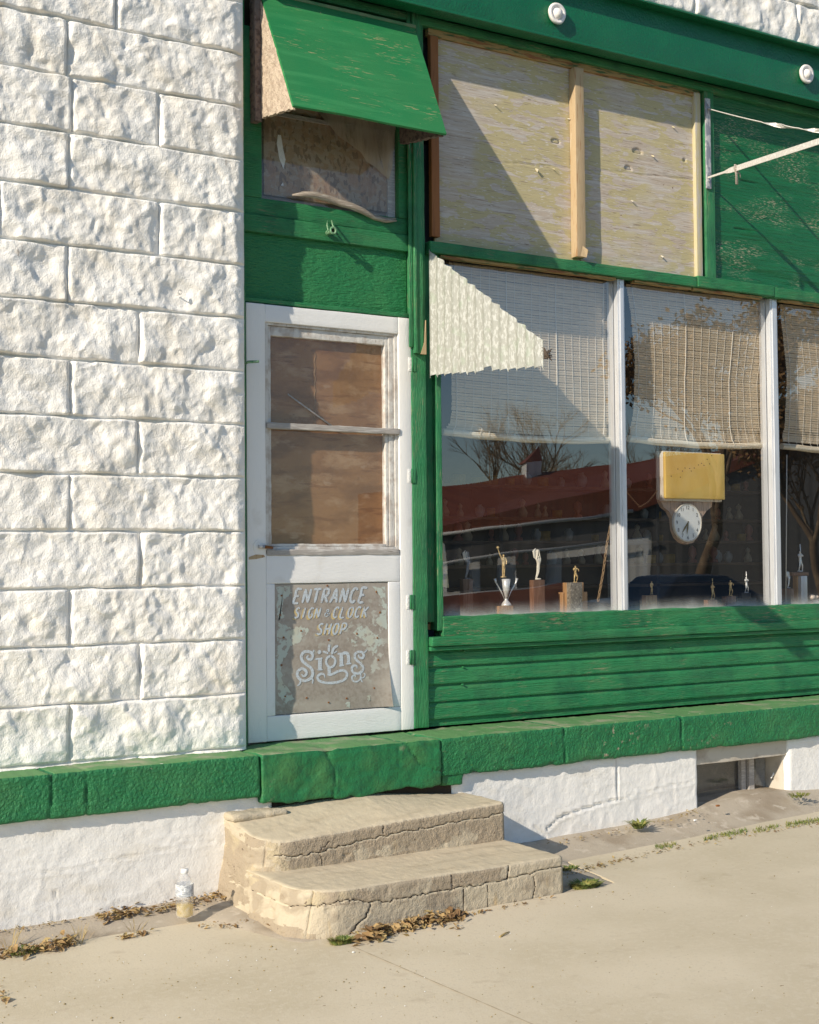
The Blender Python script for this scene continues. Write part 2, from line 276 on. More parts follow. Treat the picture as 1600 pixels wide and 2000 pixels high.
white_p = M('white_plastic', (.82, .82, .80), .35)
knob_m = M('white_painted_iron', (.85, .80, .76), .55, [((.42, .26, .16), U, 55, .66, .72, 4)], [(U, 40, .3, .004)])
bolt_green = M('pale_green_painted_iron', (.20, .34, .20), .5, [((.06, .22, .09), U, 60, .5, .6)])
chain_m = M('rusty_chain', (.33, .22, .12), .6, metal=.4)
metal_roof = M('red_brown_metal_roof', (.235, .065, .028), .55, [((.19, .05, .022), (30, 1, 1), .3, .5, .55)])
metal_wall = M('white_metal_siding', (.86, .84, .79), .55, [((.66, .65, .62), (1, 1, .001), 2.2, .52, .60, 0)])
shaded_wall = M('eave_shade_siding', (.13, .125, .12), .6, [((.08, .078, .075), (1, 1, .001), 2.2, .5, .6, 0)])  # dark base colour paints the shade under the eave into the siding
brick_red = M('red_brick_wainscot', (.26, .09, .055), .85, [((.19, .07, .045), U, 1, .5, .6)])
dark_glass = M('dark_window_glass', (.02, .022, .028), .08, spec=.8)
bark = M('tree_bark', (.15, .10, .06), .9, [((.24, .17, .10), U, 2, .5, .6)])
twig_m = M('fine_twigs', (.27, .18, .09), .9)
car_paint = M('dark_blue_car_paint', (.008, .016, .030), .2, spec=.7)
tyre_m = M('tyre_rubber', (.02, .02, .02), .9)
lamp_m = M('lamp_glass', (.6, .6, .55), .2)

def glass_mat(name, f0, dust=None, tint=(1, 1, 1), dustc=(.75, .72, .68), rough=0.0, haze=0.0):
    m = bpy.data.materials.new(name); m.use_nodes = True; t = m.node_tree; N = t.nodes; L = t.links; N.remove(N['Principled BSDF'])
    tp = N.new('ShaderNodeBsdfTransparent'); tp.inputs[0].default_value = (*tint, 1)
    gl = N.new('ShaderNodeBsdfGlossy'); gl.inputs['Roughness'].default_value = rough
    fr = N.new('ShaderNodeLayerWeight'); fr.inputs['Blend'].default_value = .25
    mr = N.new('ShaderNodeMapRange'); mr.inputs[3].default_value = f0; mr.inputs[4].default_value = .6; L.new(fr.outputs['Facing'], mr.inputs[0])
    pw = N.new('ShaderNodeMath'); pw.operation = 'POWER'; pw.inputs[1].default_value = 2.2; L.new(fr.outputs['Facing'], pw.inputs[0]); L.new(pw.outputs[0], mr.inputs[0])
    mx = N.new('ShaderNodeMixShader'); L.new(mr.outputs[0], mx.inputs[0]); L.new(tp.outputs[0], mx.inputs[1]); L.new(gl.outputs[0], mx.inputs[2])
    geo = N.new('ShaderNodeNewGeometry'); ns = N.new('ShaderNodeTexNoise'); ns.inputs['Scale'].default_value = 1.7; ns.inputs['Detail'].default_value = 1; L.new(geo.outputs['Position'], ns.inputs['Vector'])
    bp = N.new('ShaderNodeBump'); bp.inputs['Strength'].default_value = .035; bp.inputs['Distance'].default_value = .02; L.new(ns.outputs['Fac'], bp.inputs['Height']); L.new(bp.outputs[0], gl.inputs['Normal'])
    out = mx.outputs[0]
    df = N.new('ShaderNodeBsdfDiffuse'); df.inputs[0].default_value = (*dustc, 1)
    n2 = N.new('ShaderNodeTexNoise'); n2.inputs['Scale'].default_value = 60; n2.inputs['Detail'].default_value = 4; L.new(geo.outputs['Position'], n2.inputs['Vector'])
    h = N.new('ShaderNodeMapRange'); h.inputs[1].default_value = .4; h.inputs[2].default_value = .75; h.inputs[3].default_value = haze; h.inputs[4].default_value = haze * 3; L.new(n2.outputs['Fac'], h.inputs[0]); fac = h.outputs[0]
    if dust is not None:
        z0, z1 = dust; sp = N.new('ShaderNodeSeparateXYZ'); L.new(geo.outputs['Position'], sp.inputs[0])
        mp = N.new('ShaderNodeMapping'); mp.inputs['Scale'].default_value = (9, 1, 9); L.new(geo.outputs['Position'], mp.inputs[0])
        n3 = N.new('ShaderNodeTexNoise'); n3.inputs['Scale'].default_value = 1; n3.inputs['Detail'].default_value = 3; L.new(mp.outputs[0], n3.inputs['Vector'])
        ad = N.new('ShaderNodeMath'); ad.operation = 'MULTIPLY_ADD'; ad.inputs[1].default_value = -.05; L.new(n3.outputs['Fac'], ad.inputs[0]); L.new(sp.outputs[2], ad.inputs[2])
        m2 = N.new('ShaderNodeMapRange'); m2.inputs[1].default_value = z1 - .025; m2.inputs[2].default_value = z0 - .025; m2.inputs[3].default_value = 0; m2.inputs[4].default_value = 1; L.new(ad.outputs[0], m2.inputs[0])
        p2 = N.new('ShaderNodeMath'); p2.operation = 'POWER'; p2.inputs[1].default_value = 2.5; L.new(m2.outputs[0], p2.inputs[0])
        a2 = N.new('ShaderNodeMath'); a2.operation = 'MULTIPLY_ADD'; a2.inputs[1].default_value = .75; L.new(p2.outputs[0], a2.inputs[0]); L.new(fac, a2.inputs[2]); fac = a2.outputs[0]
    m3 = N.new('ShaderNodeMixShader'); L.new(fac, m3.inputs[0]); L.new(out, m3.inputs[1]); L.new(df.outputs[0], m3.inputs[2])
    L.new(m3.outputs[0], N['Material Output'].inputs[0]); return m
shop_glass = glass_mat('shop_window_glass', .20, dust=(-.405, -.31), haze=.004)
door_glass = glass_mat('dusty_door_glass', .03, haze=.010, dustc=(.5, .45, .4))
low_glass = glass_mat('dirty_basement_glass', .05, dust=None, haze=.03, dustc=(.35, .33, .30))
clear_pet = glass_mat('clear_bottle_plastic', .10, haze=.10, dustc=(.9, .9, .9))
film_glass = glass_mat('clear_film', .04, haze=.03, dustc=(.55, .48, .42))

def wob(amp, sc=8, seed=0):
    return lambda V, N: amp * fbm(V[:, 0] * sc + seed, V[:, 1] * sc, V[:, 2] * sc, 3)
def pbox(b, xa, ya, xb, yb, Yf, Yb, m=0, r=.0025, seg=.06, amp=.0008, sc=9):
    a, c = P(xa, ya, Yf), P(xb, yb, Yf)
    return b.rbox(a[0], c[0], Yf, Yb, a[2], c[2], r=r, seg=seg, disp=wob(amp, sc, a[0]), m=m)

# ================================================================== THE SETTING
def gz_walk(x, y): return -1.577 + .0175 * (np.clip(x, -8, 8) + 1.6) + .004 * y
def gz_wall(x): return -1.545 + .0200 * (x + 1.6)
def edgeY(x):
    base = -.53 - .05 * np.sin(x * 1.3 + .5)
    bump = sst(-.90, -.70, x) * (1 - sst(.84, .95, x))
    return base * (1 - bump) + bump * (-1.035 + .0 * x)
xs = np.concatenate([[-60, -12, -5], np.arange(-2.6, 4.6, .03), [6, 12, 60]])
ts = np.concatenate([np.linspace(0, .012, 3), np.linspace(.03, 1.6, 28), [2.4, 3.2]])
G = np.zeros((len(xs), len(ts), 3))
for j, t in enumerate(ts):
    e = edgeY(xs) + .006 * vn(xs * 9, 0, 0); sq = max(0, (t - .3) / 2.9); y = e - t if t < .3 else (e - .3) * (1 - sq) + (-3.76) * sq
    G[:, j, 0] = xs; G[:, j, 1] = y; G[:, j, 2] = gz_walk(xs, y) + .0015 * fbm(xs * 1.5, y * 1.5, 0)
b = B(); b.grid(G); sk = G[:, 0].copy(); sk[:, 2] -= .05; b.grid(np.stack([sk, G[:, 0]], 1), sm=False); tag(obj('sidewalk', b, concrete), 'smooth pale tan concrete sidewalk', kind='structure')
ys = np.concatenate([np.linspace(.0, -1.25, 110)])
xs2 = np.concatenate([[-60, -12, -4], np.arange(-2.6, 4.6, .03), [6, 12, 60]])
X, Y = np.meshgrid(xs2, ys, indexing='ij'); e = edgeY(X)
t = np.clip((-.27 - Y) / (-.27 - e), 0, 1); Z = gz_wall(X) * (1 - t) + (gz_walk(X, e) - .004) * t
rise = np.exp(-((X - 2.5) / .55) ** 2) * (1 - t) * .05; Z = Z + rise + .003 * fbm(X * 6, Y * 6, 0) * np.clip(1.0 - t, 0, 1) - .02 * sst(.0, .03, e - Y)
b = B(); b.grid(np.stack([X, Y, Z], -1)); tag(obj('old_pavement', b, old_concrete), 'older stained concrete strip between wall and sidewalk', kind='structure')
b = B(); xs3 = np.array([-60, -12, -5, 0, 5, 12, 60.]); ys3 = np.array([-3.75, -4.5, -8, -14.5])
X, Y = np.meshgrid(xs3, ys3, indexing='ij'); b.grid(np.stack([X, Y, gz_walk(X, Y) - .14 + 0 * X], -1)); tag(obj('road', b, asphalt), 'asphalt road behind the viewer', kind='structure')
X, Y = np.meshgrid(np.linspace(-400, 400, 41), np.concatenate([[-14, -16, -20], np.linspace(-30, -500, 30)]), indexing='ij')
b = B(); b.grid(np.stack([X, Y, np.interp(-Y, [14, 20, 45, 500], [-1.8, -2.2, -4.1, -4.2]) + 0 * X], -1)); tag(obj('ground', b, earth), 'dry grassy ground across the street', kind='structure')
b = B(); b.box(-400, 400, -4, 400, -4.6, -4.5); b.box(-400, -62, -14, 0, -1.9, -1.85); b.box(62, 400, -14, 0, -1.9, -1.85); tag(obj('ground', b, earth), 'ground below and beside the street', kind='structure')

# ================================================================== SHOP BUILDING
SB = thing('shop_building', (0, 0, -1.5), 'white rock faced block shop with green painted wooden storefront', 'building')
XE = -.487
ZT, ZB = 2.1893, -.9380; CH = (ZT - ZB) / 13
JA = {0: [-1.098], 1: [-1.312], 2: [-.901, -1.29], 3: [-1.305], 4: [-.901, -1.6], 5: [-1.312], 6: [-.995], 7: [-1.30], 8: [-1.0], 9: [-1.30], 10: [-.992], 11: [-1.303], 12: [-.995], 13: [-1.303]}
def block_height(x, z, xe, zt, joints, moldseed=0):
    row = np.floor((zt - z) / CH).astype(int) + 1
    fz = ((zt - z) / CH) % 1.0; dz = np.minimum(fz, 1 - fz) * CH
    dx = np.abs(x - xe) + .0; left = np.full(x.shape, -9.0)
    mold = row % 2
    right = np.full(x.shape, xe)
    for rr in np.unique(row):
        js = sorted([j for j in joints(rr)]); mk = row == rr
        for j in js:
            dx = np.where(mk, np.minimum(dx, np.abs(x - j)), dx)
            right = np.where(mk & (x < j), np.minimum(right, j), right)
    u = right - x; v = fz * CH
    dzs = dz + .0035 * vn(x * 14, row * 3.1, 0); dxs = dx + .003 * vn(z * 17, row, 4)
    d = np.minimum(dzs, dxs)
    end = (.55 + .45 * sst(.0, .020, dxs)) * (.62 + .38 * sst(0, .012, dzs)) * sst(.002, .006, d) * (.35 + .65 * sst(0, .06, xe - x))
    wu = u + .010 * vn(u * 22, v * 22, row); wv = v + .010 * vn(u * 22 + 9, v * 22, row)
    L = fbm(wu * 8.5 + mold * 31.7 + row * 2.3, wv * 8 + wu * 2, mold * 7.7 + right * 3.1, 3)
    L2 = 1 - np.abs(fbm(wu * 11 + mold * 11, wv * 11 - wu * 4, 3.3 + mold + row * 1.7, 3)) * 2.2
    h = .003 + end * (.021 + .0142 * L + .0026 * L2) + .0007 * fbm(x * 80, z * 80, 0, 2)
    gr = np.exp(-(d / .0034) ** 2) * .0015
    return h - gr
xg = np.concatenate([[-6, -4, -3, -2.4], np.arange(-1.95, XE + .0001, .0046)]); zg = np.concatenate([np.arange(ZB - .012, 2.62, .0046), [3.2, 4]])
X, Z = np.meshgrid(xg, zg, indexing='ij')
def jl(rr):
    js = list(JA.get(int(rr), [-1.0 if rr % 2 == 0 else -1.30])); m = min(js)
    return js + [m - .81, m - 1.62]
H = block_height(X, Z, XE, ZT, jl)
Yg = -.088 - H
G = np.stack([X + 0 * Z, Yg, Z], -1)
nret = 14; RT = np.zeros((nret, len(zg), 3)); e0 = Yg[-1]
for k in range(nret):
    f = (k + 1) / nret; RT[k, :, 0] = XE + .004 * fbm(zg * 25, k * .5, 3) * (f < .99) + .003 * f; RT[k, :, 1] = e0 * (1 - f) + .06 * f; RT[k, :, 2] = zg
b = B(); b.grid(np.concatenate([G, RT], 0)); obj('wall', b, white_block, SB, label='white painted rock faced block wall left of the door')
# block wall above the steel beam
zc0 = P(1400, 37, -.135)[2]
xg = np.arange(.9, 4.4, .009); zg = np.arange(zc0, zc0 + .55, .009); X, Z = np.meshgrid(xg, zg, indexing='ij')
H = block_height(X, Z, 9.0, zc0 + 4 * CH, lambda r: [1.1, 1.9, 2.75, 3.5] if r % 2 else [1.5, 2.3, 3.13, 3.9])
b = B(); b.grid(np.stack([X, -.088 - H, Z], -1)); obj('wall', b, white_block, SB, label='white rock faced blocks above the steel beam')
b = B(); b.box(-6, 9, .055, .30, 2.9, 6); b.box(-6, XE, .06, .3, -1.6, 2.9); b.box(5.6, 9, -.09, .3, -1.6, 6); b.box(-6, 9, 5.0, 5.2, -1.6, 6); b.box(-6, 5.6, -.08, .054, zc0 + .5, 6); obj('wall', b, white_block, SB, label='plain wall core')

# ledge
LF, LT, LBm = -.31, -.947, -1.130
jx = [P(100, 1560, LF)[0], P(172, 1550, LF)[0], P(1102, 1440, LF)[0], P(1332, 1420, LF)[0]]
def led(V, N):
    h = .0022 * fbm(V[:, 0] * 45, V[:, 1] * 45, V[:, 2] * 45, 3) + .004 * fbm(V[:, 0] * 5, 3, V[:, 2] * 9, 2)
    for q, j in enumerate(jx):
        h = h - .012 * np.exp(-((V[:, 0] - j - .004 * vn(V[:, 2] * 30, q, 0)) / .0035) ** 2)
    h = h - .016 * np.clip(vn(V[:, 0] * 13, 1, 1) - .45, 0, 1) * (V[:, 2] < LBm + .02)
    return h
xl = P(511, 1500, LF)[0]; xr = P(862, 1480, LF)[0]
b = B()
b.rbox(-6, -2.3, LF, .05, LBm, LT, r=.012, seg=.1, disp=led)
b.rbox(-2.29, xl - .003, LF, .05, LBm, LT, r=.014, segs=(.009, .03, .009), disp=led)
b.rbox(xr + .002, 4.3, LF, .05, LBm, LT, r=.014, segs=(.009, .03, .009), disp=led)
lo = obj('ledge', b, [ledge_green, ledge_top], SB, label='green painted masonry ledge below the wall and window')
def topface(o, thr=.8):
    me = o.data; n = len(me.polygons); nn = np.zeros(n * 3); me.polygons.foreach_get('normal', nn); nn = nn.reshape(-1, 3)[:, 2]
    mi = np.zeros(n, dtype=np.int32); me.polygons.foreach_get('material_index', mi); mi[nn > thr] = 1; me.polygons.foreach_set('material_index', mi)
topface(lo, .9)
SM = {'lo': -1.225}
crk = [jag([(P(640, 1470, LF)[0], -.97), (P(655, 1500, LF)[0], -1.05), (P(650, 1560, LF)[0], -1.19)], 8, .006, 3), jag([(xl, -.965), (xr - .12, -.955), (xr, -1.0)], 9, .006, 5), jag([(xr - .2, -.95), (xr - .12, -1.06), (xr, -1.1)], 6, .008, 6)]
def pat(V, N):
    h = .005 * fbm(V[:, 0] * 8, V[:, 1] * 8, V[:, 2] * 8, 3) - .010 * np.clip(fbm(V[:, 0] * 16, V[:, 1] * 9, V[:, 2] * 16, 3) - .5, 0, 1) + .0012 * fbm(V[:, 0] * 40, V[:, 1] * 40, V[:, 2] * 40, 2)
    for q, c in enumerate(crk): h = h - (.008 if q != 1 else .004) * np.exp(-(segdist(V[:, 0], V[:, 2], c) / .0035) ** 2)
    return h
def patshape(V):
    V = V.copy(); t = (V[:, 0] - xl) / (xr - xl)
    V[:, 2] += (.012 * fbm(V[:, 0] * 9, 0, 0, 3) + .022 * np.exp(-((t) / .12) ** 2)) * sst(0, 1, (-1.0 - V[:, 2]) / .165)
    return V
b = B(); b.rbox(xl + .002, xr - .001, LF - .003, .05, -1.166, LT - .002, r=.010, segs=(.009, .03, .009), disp=pat, shape=patshape)
lo2 = obj('ledge', b, [smooth_green, ledge_top], SB, label='smooth cracked green patched threshold ledge under the door'); topface(lo2, .88)
a = P(865, 1520, LF)[0]; c = P(908, 1520, LF)[0]
b = B(); b.rbox(a + .004, c, LF + .01, -.2, P(880, 1536, LF)[2], P(880, 1513, LF)[2], r=.008, seg=.012, disp=wob(.006, 25)); obj('ledge', b, smooth_green, SB, label='small broken green chunk at the end of the threshold')

# foundation
FF = -.27
cf = [jag([(1.06, -1.45), (1.14, -1.395), (1.30, -1.37), (1.52, -1.345)], 9, .006, 1), jag([(1.52, -1.14), (1.525, -1.345)], 7, .003, 2), jag([(1.52, -1.345), (1.75, -1.325), (2.05, -1.30)], 8, .006, 4),
      jag([(-1.65, -1.335), (-1.35, -1.34), (-1.15, -1.325), (-.72, -1.30)], 9, .005, 7), jag([(-1.42, -1.42), (-1.43, -1.53)], 5, .002, 9), jag([(.98, -1.42), (1.05, -1.47), (1.06, -1.5)], 5, .004, 12)]
def fnd(V, N):
    f = N[:, 1] < -.5
    h = .0016 * fbm(V[:, 0] * 12, 0, V[:, 2] * 14, 3) + .002 * np.clip(1 - np.abs(fbm(V[:, 0] * 7, 4, V[:, 2] * 9, 2)) * 5, 0, 1)
    for q, c in enumerate(cf):
        d = segdist(V[:, 0], V[:, 2], c); h = h - (.015 if q in (0, 1) else .007) * np.exp(-(d / .004) ** 2) + .003 * np.exp(-(d / .02) ** 2)
    return h
bwx0 = P(1363, 1500, FF)[0]; bwx1 = P(1540, 1500, FF)[0]
b = B(); b.rbox(-6, -2.0, FF, .2, -1.75, LBm + .004, r=.01, seg=.15, disp=fnd)
b.rbox(-1.99, -.45, FF, .2, -1.70, LBm + .004, r=.008, segs=(.01, .1, .01), disp=fnd)
b.rbox(.5, bwx0, FF, .2, -1.66, LBm + .004, r=.014, segs=(.01, .06, .01), disp=fnd)
b.rbox(bwx1, bwx1 + .6, FF, .2, -1.66, LBm + .004, r=.025, segs=(.01, .06, .01), disp=fnd)
b.rbox(bwx1 + .6, 9, FF, .2, -1.66, LBm + .004, r=.01, seg=.2, disp=fnd)
b.box(-.5, .55, -.2, .2, -1.7, LBm - .1)
obj('foundation', b, white_found, SB, label='white painted cement foundation with cracks')
# lumpy near-black filler, stands in for shade in the gap above the steps
b = B(); b.rbox(-.66, .72, -.262, -.05, -1.30, -1.10, r=.005, seg=.05, disp=wob(.004, 20)); obj('gap_shade', b, crevice, SB, label='dark crumbling gap above the steps')
# basement window
bw = B(); pbox(bw, 1361, 1462, 1540, 1474, -.255, -.10, seg=.03, amp=.0015); a = P(1528, 1462, -.235); c = P(1538, 1535, -.235)
bw.rbox(a[0], c[0], -.235, -.1, -1.45, a[2], r=.003, seg=.04); bwo = obj('basement_window', bw, M('dirty_cream_trim', (.55, .50, .42), .8, [((.40, .34, .27), U, 9, .5, .7, 5)]), SB, label='low basement window opening in the foundation')
b = B(); a = P(1463, 1480, -.15); c = P(1474, 1550, -.15); b.box(a[0], c[0], -.15, -.11, -1.5, LBm); b.box(a[0] - .045, a[0] - .012, -.135, -.11, -1.5, LBm); obj('window_post', b, grey_wood, bwo)
b = B(); b.box(bwx0 + .002, bwx1, -.11, -.105, -1.5, LBm - .03); obj('pane', b, low_glass, bwo)
b = B(); b.box(bwx0 - .1, bwx1 + .1, -.02, .0, -1.6, LBm); obj('blocked_back', b, M('grey_dusty_board', (.10, .095, .09), .9, [((.17, .155, .135), U, 9, .5, .62, 5)]), bwo)
b = B(); b.tube([P(1508, 1468, -.13), P(1513, 1480, -.15), P(1519, 1492, -.16), P(1517, 1501, -.165)], .004, 6, 0); b.tube([P(1517, 1501, -.165), P(1506, 1520, -.17)], [.006, .004], 6, 1); obj('cable', b, [ink, white_p], bwo)

# steel beam
zl1 = P(1080, 69, -.135)[2]; zl0 = zl1 - .014; zu0 = zc0 - .014
bb = B(); bb.rbox(-.47, 5.6, -.07, -.05, zl1 - .005, zu0 + .004, r=.002, seg=.15)
bb.rbox(-.47, 5.6, -.135, -.045, zl0, zl1, r=.004, seg=.12, disp=wob(.001, 4)); bb.rbox(-.47, 5.6, -.135, -.05, zu0, zc0 - .002, r=.004, seg=.12)
bb.box(-.47, 5.6, -.05, .054, zl1 + .02, zc0)
beam = obj('steel_beam', bb, beam_green, SB, label='green painted steel beam over the storefront')
for px, py in ((1095, 23), (1583, 142)):
    c = P(px, py, -.12); b = B()
    prof = [(0, .0), (.026, 0), (.045, .004), (.050, .014), (.046, .022), (.034, .020), (.030, .014), (.024, .018), (.019, .03), (.006, .034), (0, .034)]
    V = []; n = 24
    for r_, d_ in prof:
        for q in range(n):
            tt = 2 * math.pi * q / n; V.append((c[0] + 1.12 * r_ * math.cos(tt) * (1 + .04 * math.sin(3 * tt)), -.073 - d_ * 1.3, c[2] + 1.16 * r_ * math.sin(tt)))
    F = [(i * n + q, i * n + (q + 1) % n, (i + 1) * n + (q + 1) % n, (i + 1) * n + q) for i in range(len(prof) - 1) for q in range(n)]
    b.add(V, F, 0, True); obj('rosette', b, knob_m, beam)
# frame under beam (rotten trim) + near-black box painted as the gap's shade
zt0 = P(1080, 95, .0)[2]
b = B(); b.box(-.48, 5.6, -.003, .05, P(1080, 91, -.005)[2], zl0 - .001); obj('gap_shade', b, crevice, SB, label='dark gap between the steel beam and the window frame')
b = B(); b.rbox(-.48, 5.6, -.012, .05, P(1080, 108, -.005)[2], P(1080, 92, -.005)[2], r=.004, seg=.05, disp=wob(.002, 9)); obj('top_trim', b, gw_h, SB)
b = B(); xa = P(837, 60, .01)[0]; xb = P(1368, 200, .01)[0]
b.rbox(xa, xb, .012, .05, P(1080, 124, .01)[2], P(1080, 109, .01)[2] , r=.003, seg=.03, disp=wob(.003, 20)); obj('frame_strip', b, frame_tan, SB, label='bare tan wood strip above the plywood')

# plywood window cover
z_top = P(1080, 112, .04)[2]; z_bot = P(1100, 517, .04)[2]
X0 = P(858, 300, .03)[0]; XM = P(1130, 300, .03)[0]; X1 = P(1362, 300, .03)[0]
cp = jag([(X0, P(860, 305, .03)[2] - .01), (XM, P(1130, 300, .03)[2] - .08), (X1, P(1362, 345, .03)[2] - .02)], 12, .004, 8)
gou = [(P(1086, 275, .03), .030, .013), (P(1245, 295, .03), .036, .015), (P(1227, 328, .03), .026, .014), (P(1337, 312, .03), .013, .010)]
def plyd(V, N):
    f = (N[:, 1] < -.5).astype(float); h = .0007 * fbm(V[:, 0] * 4, 0, V[:, 2] * 60, 2)
    h = h - .005 * np.exp(-(segdist(V[:, 0], V[:, 2], cp) / .0022) ** 2)
    for c, rx, rz in gou:
        q = ((V[:, 0] - c[0]) / rx) ** 2 + ((V[:, 2] - c[2] + .006 * ((V[:, 0] - c[0]) / rx) ** 2) / rz) ** 2
        h = h - .010 * (1 - sst(.75, 1.15, q))
    return h
b = B(); b.rbox(X0 - .03, XM + .0, .03, .045, z_bot, z_top, r=.002, segs=(.008, .02, .006), disp=plyd); obj('plywood_board', b, plywood, SB, label='left weathered plywood board with flaking yellow paint')
b = B(); b.rbox(XM + .004, X1 + .02, .028, .045, z_bot, z_top, r=.002, segs=(.008, .02, .006), disp=plyd); obj('plywood_board', b, plywood, SB, label='right weathered plywood board with knots')
# peeled flakes standing off the plywood
b = B()
for (px, py) in [(1108, 232), (1312, 248), (1272, 304), (1232, 392), (1121, 276), (1079, 330), (1330, 186), (965, 205), (1045, 330), (1290, 500)]:
    c = P(px, py, .028); s = random.uniform(.008, .016); a = random.uniform(-.6, .6)
    b.add([c, c + np.array([s * .5, -.012, -s * (1 + a)]), c + np.array([s * .9, -.016, -s * .3]), c + np.array([s * .4, -.001, s * .4])], [(0, 1, 2, 3)]); obj('paint_flake', b, cream_wood, SB); b = B()
b = B(); pbox(b, 841, 68, 860, 463, .005, .035, amp=.001); obj('side_board', b, brown_board, SB, label='red brown stained board left of the plywood')
b = B(); pbox(b, 1123, 130, 1145, 503, -.025, .027, r=.003, seg=.03, amp=.0018)
b.add([P(1138, 480, -.03), P(1149, 488, -.045), P(1146, 503, -.04), P(1134, 500, -.03)], [(0, 1, 2, 3)])
obj('batten', b, batten, SB, label='split pale pine batten nailed over the plywood joint')
b = B(); a = P(1358, 186, .0); c = P(1375, 545, .0)
b.rbox(a[0], c[0], .005, .05, P(1366, 543, .0)[2], a[2] + .02, r=.004, seg=.03, disp=wob(.001)); obj('side_strip', b, cream_wood, SB, label='cream and tan strip right of the plywood')
b = B(); a = P(1375, 190, .0); c = P(1399, 545, .0); b.rbox(a[0] + .001, c[0], -.002, .05, P(1390, 546, .0)[2], zt0 + .0, r=.004, seg=.03, disp=wob(.001)); obj('post', b, gw_v, SB, label='green post between plywood and green panel')
# green plywood panel on the right
pz0 = P(1500, 566, .02)[2]; pz1 = P(1410, 185, .02)[2] + .05
def gp(V, N):
    h = .004 * np.sin(V[:, 2] * 40 + 2 * fbm(V[:, 0] * 1.2, 0, V[:, 2] * 3, 2)) * sst(2.2, 1.4, V[:, 2]) + .003 * fbm(V[:, 0] * 2, 0, V[:, 2] * 20, 2)
    for (cx, cz, ln) in ((P(1438, 446, .02)[0], P(1438, 446, .02)[2], .25), (P(1450, 352, .02)[0], P(1450, 352, .02)[2], .3)):
        h = h - .010 * np.exp(-((V[:, 2] - cz) / .004) ** 2) * sst(cx - .03, cx, V[:, 0]) * (1 - sst(cx, cx + ln, V[:, 0]))
    return h
b = B(); b.rbox(c[0] - .02, 5.6, .022, .05, pz0, pz1, r=.002, segs=(.012, .03, .005), disp=gp); obj('green_panel', b, gw_ply, SB, label='green plywood panel with peeling rippled paint')
# transom bar
b = B(); za = P(1100, 505, -.015)[2]; zb = P(1100, 526, -.015)[2]
b.rbox(P(841, 490, -.015)[0], P(1362, 550, -.015)[0], -.015, .05, zb, za, r=.004, segs=(.03, .02, .012), disp=wob(.0012, 12))
b.rbox(P(1363, 550, -.015)[0], P(1512, 560, -.015)[0], -.02, .05, zb + .002, za + .008, r=.004, segs=(.03, .02, .012), disp=wob(.0015, 12))
b.rbox(P(1512, 560, -.015)[0] + .002, 5.6, -.017, .05, zb - .002, za + .002, r=.004, segs=(.03, .02, .012), disp=wob(.0015, 12))
obj('transom_bar', b, gw_h, SB, label='green horizontal bar above the shop window')
b = B()
for (xa_, xb_, e) in ((862, 1205, 0), (1240, 1350, .003), (1355, 1490, .0), (1525, 1640, .002)):
    b.rbox(P(xa_, 520, 0)[0], P(xb_, 520, 0)[0], .004 - e, .04, zb - .016, zb - .0015, r=.002, segs=(.02, .02, .008), disp=wob(.002, 20))
obj('bare_strip', b, frame_tan, SB, label='bare splintered strip under the green bar')

# pilaster between door and window
xp0 = P(806, 1000, -.005)[0]; xp1 = P(835, 1000, -.005)[0]
b = B(); b.rbox(xp0 + .002, xp1, -.004, .08, -.935, zt0 + .03, r=.004, segs=(.02, .03, .03), disp=wob(.0014, 14)); obj('post', b, gw_v, SB, label='green post between door and shop window')
zm = P(818, 690, -.03)[2]; b = B()
for (a_, c_, y_) in ((803, 811, -.016), (811, 817, -.028), (817, 830, -.020)):
    b.rbox(P(a_, 600, -.03)[0], P(c_, 600, -.03)[0] - .001, y_, -.0045, zm + (0.0 if y_ < -.018 else .03), zt0 + .02, r=.004, segs=(.02, .02, .04), disp=wob(.0012, 14))
obj('moulding', b, gw_v, SB, label='fluted green moulding on the post')
b = B(); z_ = zm; b.prism([(P(822, 688, -.021)[0], -.0215, z_ - .001), (P(833, 688, -.021)[0], -.0215, z_ - .001), (P(832, 610, -.021)[0], -.0215, z_ + .17), (P(829, 650, -.021)[0], -.0215, z_ + .06)], (0, .012, 0)); obj('broken_wood', b, batten, SB, label='bare broken end of the moulding')
# window casing right of post
wx = P(851, 1000, .03)[0]
b = B(); b.rbox(xp1 - .01, wx, .045, .09, -.42, zb + .0, r=.003, seg=.04); b.rbox(wx, P(862, 1000, .03)[0], .018, .09, P(855, 1232, .02)[2], zb - .002, r=.003, segs=(.02, .02, .03), disp=wob(.001)); obj('casing', b, gw_v, SB)

# shop window: sill, glass, mullions
zs = P(1000, 1200, .03)[2]
swx0 = P(862, 1000, .04)[0]
b = B()
def silld(V, N): return .0035 * fbm(V[:, 0] * 8, 0, V[:, 2] * 30, 3) * (V[:, 2] > zs - .02) + .0012 * fbm(V[:, 0] * 3, 0, V[:, 2] * 60, 2)
b.rbox(swx0 - .012, 5.6, .012, .10, P(1000, 1238, .012)[2], zs, r=.004, segs=(.02, .02, .008), disp=silld)
sill = obj('sill', b, green_wood('green_paint_cracked_sill', (1.2, 12, 12), wear=.60), SB, label='cracked green sill under the shop window')
b = B(); zA = P(1000, 1238, -.03)[2] ; zB = P(1000, 1256, -.03)[2]
b.rbox(xp1 + .003, 5.6, -.035, .03, zB, zA, r=.006, segs=(.03, .02, .01), disp=wob(.0015, 9)); b.rbox(xp1 + .003, 5.6, -.022, .03, zB - .022, zB - .0015, r=.003, segs=(.03, .02, .01), disp=wob(.001, 9))
obj('sill_moulding', b, green_wood('green_paint_moulding', (1, 12, 12), wear=.69), SB, label='projecting green moulding with worn edge')
